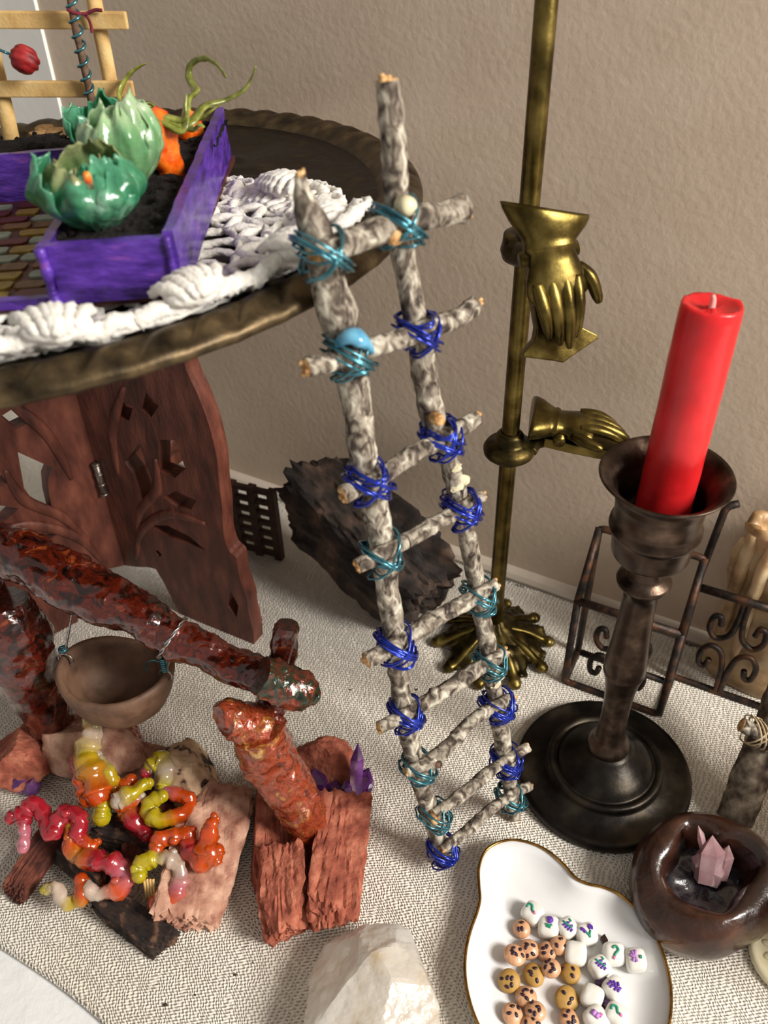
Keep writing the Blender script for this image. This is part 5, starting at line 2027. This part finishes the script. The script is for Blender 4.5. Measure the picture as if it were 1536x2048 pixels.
flame([([(235, 1604, 3.0), (262, 1588, 3.1), (298, 1566, 3.2)], (.36, .46, .26), (WHT, YEL, YEL)),
       ([(238, 1614, 2.8), (268, 1602, 2.8), (284, 1592, 2.8)], (.24, .34, .2), (ORG, ORG, WHT))], 'short yellow glue flame lying across the middle')
flame([([(330, 1580, 2.8), (362, 1592, 2.8), (376, 1608, 2.7), (356, 1632, 2.6), (322, 1642, 2.6), (298, 1626, 2.6), (302, 1602, 2.8), (325, 1592, 2.9)], (.28, .36, .36, .36, .40, .40, .38, .32), (PNK, ORG, ORG, ORG, YEL, YEL, YEL, YEL))],
      'yellow and orange ring-shaped glue flame in front of the tan rock')
flame([([(302, 1532, 3.1), (322, 1520, 3.2), (334, 1545, 3.0), (328, 1575, 2.8)], (.36, .44, .42, .34), (YEL, YEL, WHT, YEL)),
       ([(290, 1548, 2.9), (300, 1528, 3.1), (312, 1540, 3.0)], (.24, .28, .2), (RED, PNK, WHT))], 'small yellow and pink glue flame against the tan rock')
flame([([(205, 1612, 2.7), (203, 1634, 2.4)], (.42, .46), (YEL, YEL))], 'round yellow glue drop under the tall flame')
flame([([(252, 1608, 2.5), (270, 1640, 2.2), (292, 1672, 1.9)], (.3, .62, .3), (AMB, RED, RED)), ([(245, 1575, 2.7), (262, 1560, 2.8)], (.3, .32), (ORG, ORG))], 'deep red glue flame in the middle of the campfire')
flame([([(312, 1700, 2.7), (322, 1682, 2.8), (352, 1672, 2.8), (378, 1672, 2.8), (380, 1700, 2.6), (400, 1724, 2.5), (418, 1706, 2.6)], (.36, .42, .36, .42, .44, .46, .62), (ORG, ORG, ORG, ORG, RED, ORG, ORG)),
       ([(428, 1632, 3.8), (422, 1660, 3.4), (412, 1700, 2.7)], (.18, .38, .52), (ORG, ORG, ORG)),
       ([(436, 1700, 2.8), (430, 1718, 2.5)], (.3, .34), (ORG, ORG))], 'bright orange glue flame with an upright spike on the bark slab')
flame([([(278, 1752, 2.4), (284, 1732, 2.5), (310, 1716, 2.6), (338, 1716, 2.6), (358, 1738, 2.4), (358, 1770, 2.0), (346, 1798, 1.7), (318, 1806, 1.6)], (.34, .42, .4, .38, .38, .38, .42, .5), (YEL, YEL, YEL, WHT, WHT, PNK, ORG, ORG))],
      'arched glue flame running from yellow through white to orange')
mb = MB()
for k in range(4):
    x = 288 + 6 * k
    mb.tube([P(x, 1758, 2.1), P(x + 6, 1795 + 3 * k, 1.2)], 0.07, 5)
tag(mb.build('straw_bundle', M['craft_wood']), 'few pale straw stalks under the arched glue flame', 'straw')

# ------------------------------------------------------------------ forked posts, spit and clay pot


def crinkle(p, t, a):
    q = V((p.x * 0.7 + p.z * 0.7, p.y * 1.6, p.z - p.x * 0.6))
    return 0.22 * nz(p, 0.8, 2) + 0.22 * abs(nz(q, 1.25, 5)) + 0.09 * abs(nz(q, 2.9, 1)) + 0.03 * nz(p, 7.0, 3) - 0.08


rb = P(628, 1690, 0.3)
ry = rb.y
rpost = thing('forked_post', V((rb.x, rb.y, 0.2)), 'orange and red foil-wrapped forked post standing between red bark chips', 'post', 'forked posts of the spit')
mb = MB()
r1, r2, r3, r4 = rb, PY(600, 1610, ry + 0.3), PY(545, 1530, ry + 0.9), PY(515, 1455, ry + 1.2)
mb.tube(spline([r1, r2, r3, r4], 22), [.75, 1.0, 1.15, 1.25, 1.3, 1.2], 56, disp=crinkle)
sharpen(mb.build('trunk', M['foil_light'], rpost), 38)
mb = MB()
kn = PY(452, 1432, ry + 0.9)
mb.tube(spline([r4 + V((0.3, 0, 0)), lerp(r4, kn, .55), kn, kn + V((-0.25, -0.2, 0.15))], 10), [.9, .85, .78, .4], 36, disp=crinkle)
sharpen(mb.build('fork_stub', M['foil_light'], rpost), 38)
mb = MB()
pk0 = PY(548, 1400, ry + 2.4)
pk1 = PY(576, 1250, ry + 3.0)
mb.tube(spline([r4 + V((0.2, 0.5, -0.3)), pk0, lerp(pk0, pk1, .55), pk1], 10), [.7, .75, .68, .58, .42], 36, disp=crinkle)
sharpen(mb.build('fork_prong', M['foil'], rpost), 38)
lb = P(118, 1492, 0.4)
lpost = thing('forked_post', V((lb.x, lb.y, 0.3)), 'dark red foil-wrapped forked post at the left end of the spit', 'post', 'forked posts of the spit')
mb = MB()
ly_ = lb.y
mb.tube(spline([lb, PY(95, 1420, ly_ + 0.1), PY(50, 1330, ly_ + 0.3), PY(20, 1250, ly_ + 0.5), PY(5, 1200, ly_ + 0.8)], 12), [.9, 1.1, 1.5, 1.7, 1.5, 1.1], 56, disp=crinkle)
sharpen(mb.build('trunk', M['foil'], lpost), 38)
mb = MB()
mb.tube(spline([PY(20, 1260, ly_ + 0.9), PY(-20, 1190, ly_ + 2.2), PY(-35, 1080, ly_ + 2.6)], 10), [1.0, .85, .5], 36, disp=crinkle)
sharpen(mb.build('fork_prong', M['foil'], lpost), 38)

sR = PY(612, 1380, ry + 1.35)
sL = PY(-40, 1082, ly_ + 1.3)
spit = thing('spit_branch', (sL + sR) / 2 - V((0, 0, 1)), 'long red-brown foil-wrapped branch laid across the forked posts', 'branch')
mid = [(-40, 1085), (60, 1120), (160, 1175), (260, 1222), (340, 1270), (420, 1310), (500, 1345)]


def spit_pt(px, py):
    t = (px + 40) / 652.0
    return PY(px, py, lerp(sL.y, sR.y, t))


pts = [spit_pt(a, b) for a, b in mid] + [PY(560, 1368, sR.y)]
mb = MB()
mb.tube(spline(pts, 24), [1.05, 1.15, 1.3, 1.15, 0.95, 0.85, 0.82, 0.85, 0.8], 56, disp=crinkle)
sharpen(mb.build('wrapped_stick', M['foil'], spit), 38)
mb = MB()
mb.tube(spline([PY(520, 1352, sR.y - 0.05), PY(565, 1368, sR.y), PY(605, 1382, sR.y), PY(632, 1394, sR.y)], 12), [.86, .92, .88, .70, .4], 40, disp=crinkle)
sharpen(mb.build('dark_end', M['foil_dark'], spit), 38)

# pot hanging below
hx = spit_pt(345, 1275)
# twisted wire loop over the spit
pot_y = lerp(sL.y, sR.y, 0.42)
pr = PY(228, 1338, pot_y + 0.1)
h1, h2 = PY(165, 1280, pot_y + 1.2), PY(344, 1345, pot_y + 0.2)
pX = (h2 - h1)
pX = V((pX.x, pX.y, 0)).normalized()
pY = V((-pX.y, pX.x, 0))
tl = 0.10
pZ = (V((0, 0, 1)) + pY * tl).normalized()
pY = pZ.cross(pX).normalized()
pX = pY.cross(pZ)
pot = thing('clay_pot', pr - pZ * 3.2, 'small brown clay cauldron hung from the spit by wire', 'pot')
mb = MB()
RP = 2.62


def potd(r, z, a):
    g = 1 + 0.05 * math.cos(2 * a) + 0.02 * math.sin(3 * a) + 0.012 * nz((math.cos(a) * 3, math.sin(a) * 3, z), 1.0)
    hz_ = z + 0.12 * math.cos(2 * a) * sstep(-1.2, 0, z)
    return r * g * (0.9 + 0.1 * abs(math.cos(a))), hz_


mb.lathe([(0, -2.9), (0.8, -2.85), (1.5, -2.55), (2.1, -1.9), (2.45, -1.1), (2.62, -0.4), (2.66, -0.1), (2.58, 0.06), (2.42, 0.08), (2.30, -0.05), (2.22, -0.5), (2.05, -1.2), (1.7, -1.9), (1.1, -2.35), (0, -2.5)], 72, pr, (pX, pY, pZ), potd)
mb.build('pot_body', M['clay'], pot)


def torus(mbx, c, nrm, R, r, n=20):
    nrm = nrm.normalized()
    X = nrm.cross(V((0.2, 0.9, 0.3))).normalized()
    Y = nrm.cross(X)
    mbx.tube([c + X * math.cos(2 * PI * i / n) * R + Y * math.sin(2 * PI * i / n) * R for i in range(n)], r, 6, closed=True)


mb = MB()
e1 = pr - pX * RP * 0.93 + pZ * 0.0
e2 = pr + pX * RP * 1.0 + pZ * 0.05
hang1 = spit_pt(150, 1195)
torus(mb, e1 + pZ * 0.1, pY, 0.36, 0.06)
mb.tube(spline([e1 + pZ * 0.4, lerp(e1 + pZ * .4, hang1, .5), hang1], 5), 0.06, 6)
mb.build('hanging_wire', M['iron_wire'], pot)
mb = MB()
hang2 = spit_pt(345, 1275)
sd = (spit_pt(380, 1290) - spit_pt(310, 1255)).normalized()
u = sd.cross(V((0, 0, 1))).normalized()
w = u.cross(sd)
loop = [hang2 + (u * math.cos(2 * PI * i / 30) + w * math.sin(2 * PI * i / 30)) * 1.02 + sd * 0.25 * math.sin(2 * PI * i / 30) for i in range(30)]
for ph in (0, PI):
    mb.tube([q + (q - hang2).normalized() * 0.06 * math.cos(i * 1.4 + ph) + sd * 0.06 * math.sin(i * 1.4 + ph) for i, q in enumerate(loop)], 0.05, 5, closed=True)
torus(mb, e2 + pZ * 0.12, pY, 0.3, 0.06)
low = hang2 - w * 1.0
mb.tube(spline([low, lerp(low, e2, .5) + V((0, 0, .05)), e2 + pZ * 0.35], 6), 0.055, 6)
mb.build('hanging_loop', M['iron_wire'], pot)
mb = MB()
top = e2 + pZ * 0.35
hel = [top + pZ * (0.85 * i / 60) + pX * 0.13 * math.cos(i * 0.75) + pY * 0.13 * math.sin(i * 0.75) for i in range(61)]
mb.tube(hel, 0.05, 5)
mb.tube(spline([top + pZ * .5, top + pZ * .6 - pX * .5, top + pZ * 0.2 - pX * .95, top - pZ * .2 - pX * .9], 6), 0.045, 5)
mb.build('wire_coil', M['wire_teal'], pot)
mb = MB()
torus(mb, e1 + pZ * 0.75, pZ, 0.16, 0.09, 12)
mb.build('wire_coil', M['wire_teal'], pot)

# ------------------------------------------------------------------ driftwood block and lattice by the wall
bt, bb = V((-3.6, 42.0, 6.6)), V((2.0, 37.2, 2.9))
ax = bb - bt
sd = V((0.62, 0.5, 0)).normalized()
un = ax.normalized().cross(sd).normalized()
rock('driftwood_block', (bt + bb) / 2 + V((-.4, -.2, 0.1)), ax * 0.62, sd * 2.5, un * 3.2, M['burnt'], 61, planes=5, boxy=1.0, amp=0.14, grain=(0.6, 2, 2), sub=5,
     label='dark weathered driftwood block behind the twig ladder', cat='wood block')
la0, la1 = P(448, 1090) , P(560, 1118)
lat = thing('lattice_panel', V(((la0.x + la1.x) / 2, (la0.y + la1.y) / 2, 0)), 'dark brown openwork lattice between the folding stand and the driftwood', 'lattice')
ldv = (la1 - la0).normalized()
lh = Zat(la0.x, la0.y, 955)
Ll = (la1 - la0).length
ln = V((-ldv.y, ldv.x, 0))
for k in range(4):
    mb = MB()
    mb.box(la0 + ldv * (Ll * k / 3) + V((0, 0, lh / 2 + 0.05)), ldv * 0.5, ln * 0.5, V((0, 0, lh)))
    mb.build('post', M['lattice'], lat, smooth=False)
for k in range(7):
    mb = MB()
    mb.box(la0 + ldv * Ll / 2 + V((0, 0, 0.4 + (lh - 0.6) * k / 6)), ldv * Ll, ln * 0.36, V((0, 0, 0.27)))
    mb.build('slat', M['lattice'], lat, smooth=False)

# unseen box, added on the right to shade the clay bowl and dish
box = thing('added_shade_box', (25.2, 16.6, 0), 'unseen lidded red-brown box added to shade the brown clay bowl', 'box')
for nm, z0, z1, gx in (('box_body', 0.02, 8.2, 0.0), ('lid', 8.25, 10.5, 0.2)):
    mb = MB()
    mb.box((25.2, 16.6, (z0 + z1) / 2), V((4.6 + gx, -0.4, 0)), V((0.6, 9.0 + gx, 0)), V((0, 0, z1 - z0)))
    o = mb.build(nm, M['stand'], box, smooth=False)
    bv = o.modifiers.new('bevel', 'BEVEL')
    bv.width = 0.002
    bv.segments = 2
mb = MB()
mb.ball((22.8, 16.8, 8.1), V((0.25, 0, 0)), V((0, 0.35, 0)), V((0, 0, 0.45)), 2)
mb.build('clasp', M['brass'], box)

# crumbs on the cloth
rg = random.Random(77)
mb = MB()
for (px, py) in [(690, 1400), (684, 1408), (826, 1362), (832, 1380), (905, 1335), (522, 1240), (760, 1930), (820, 1250), (390, 1990), (470, 1950), (505, 1925), (330, 2010), (752, 1715), (700, 1380)]:
    s = rg.uniform(0.04, 0.10)
    p = P(px, py, 0.06)
    mb.ball(p, V((s * 1.5, 0, 0)), V((0, s, 0)), V((0, 0, s * .6)), 1)
o = mb.build('cloth_crumbs', M['crumb'], smooth=False)
o['kind'] = 'stuff'
tag(o, 'dark bark crumbs scattered on the cream cloth', 'crumbs')
for o in list(col.objects):
    if '_o' in o:
        del o['_o']
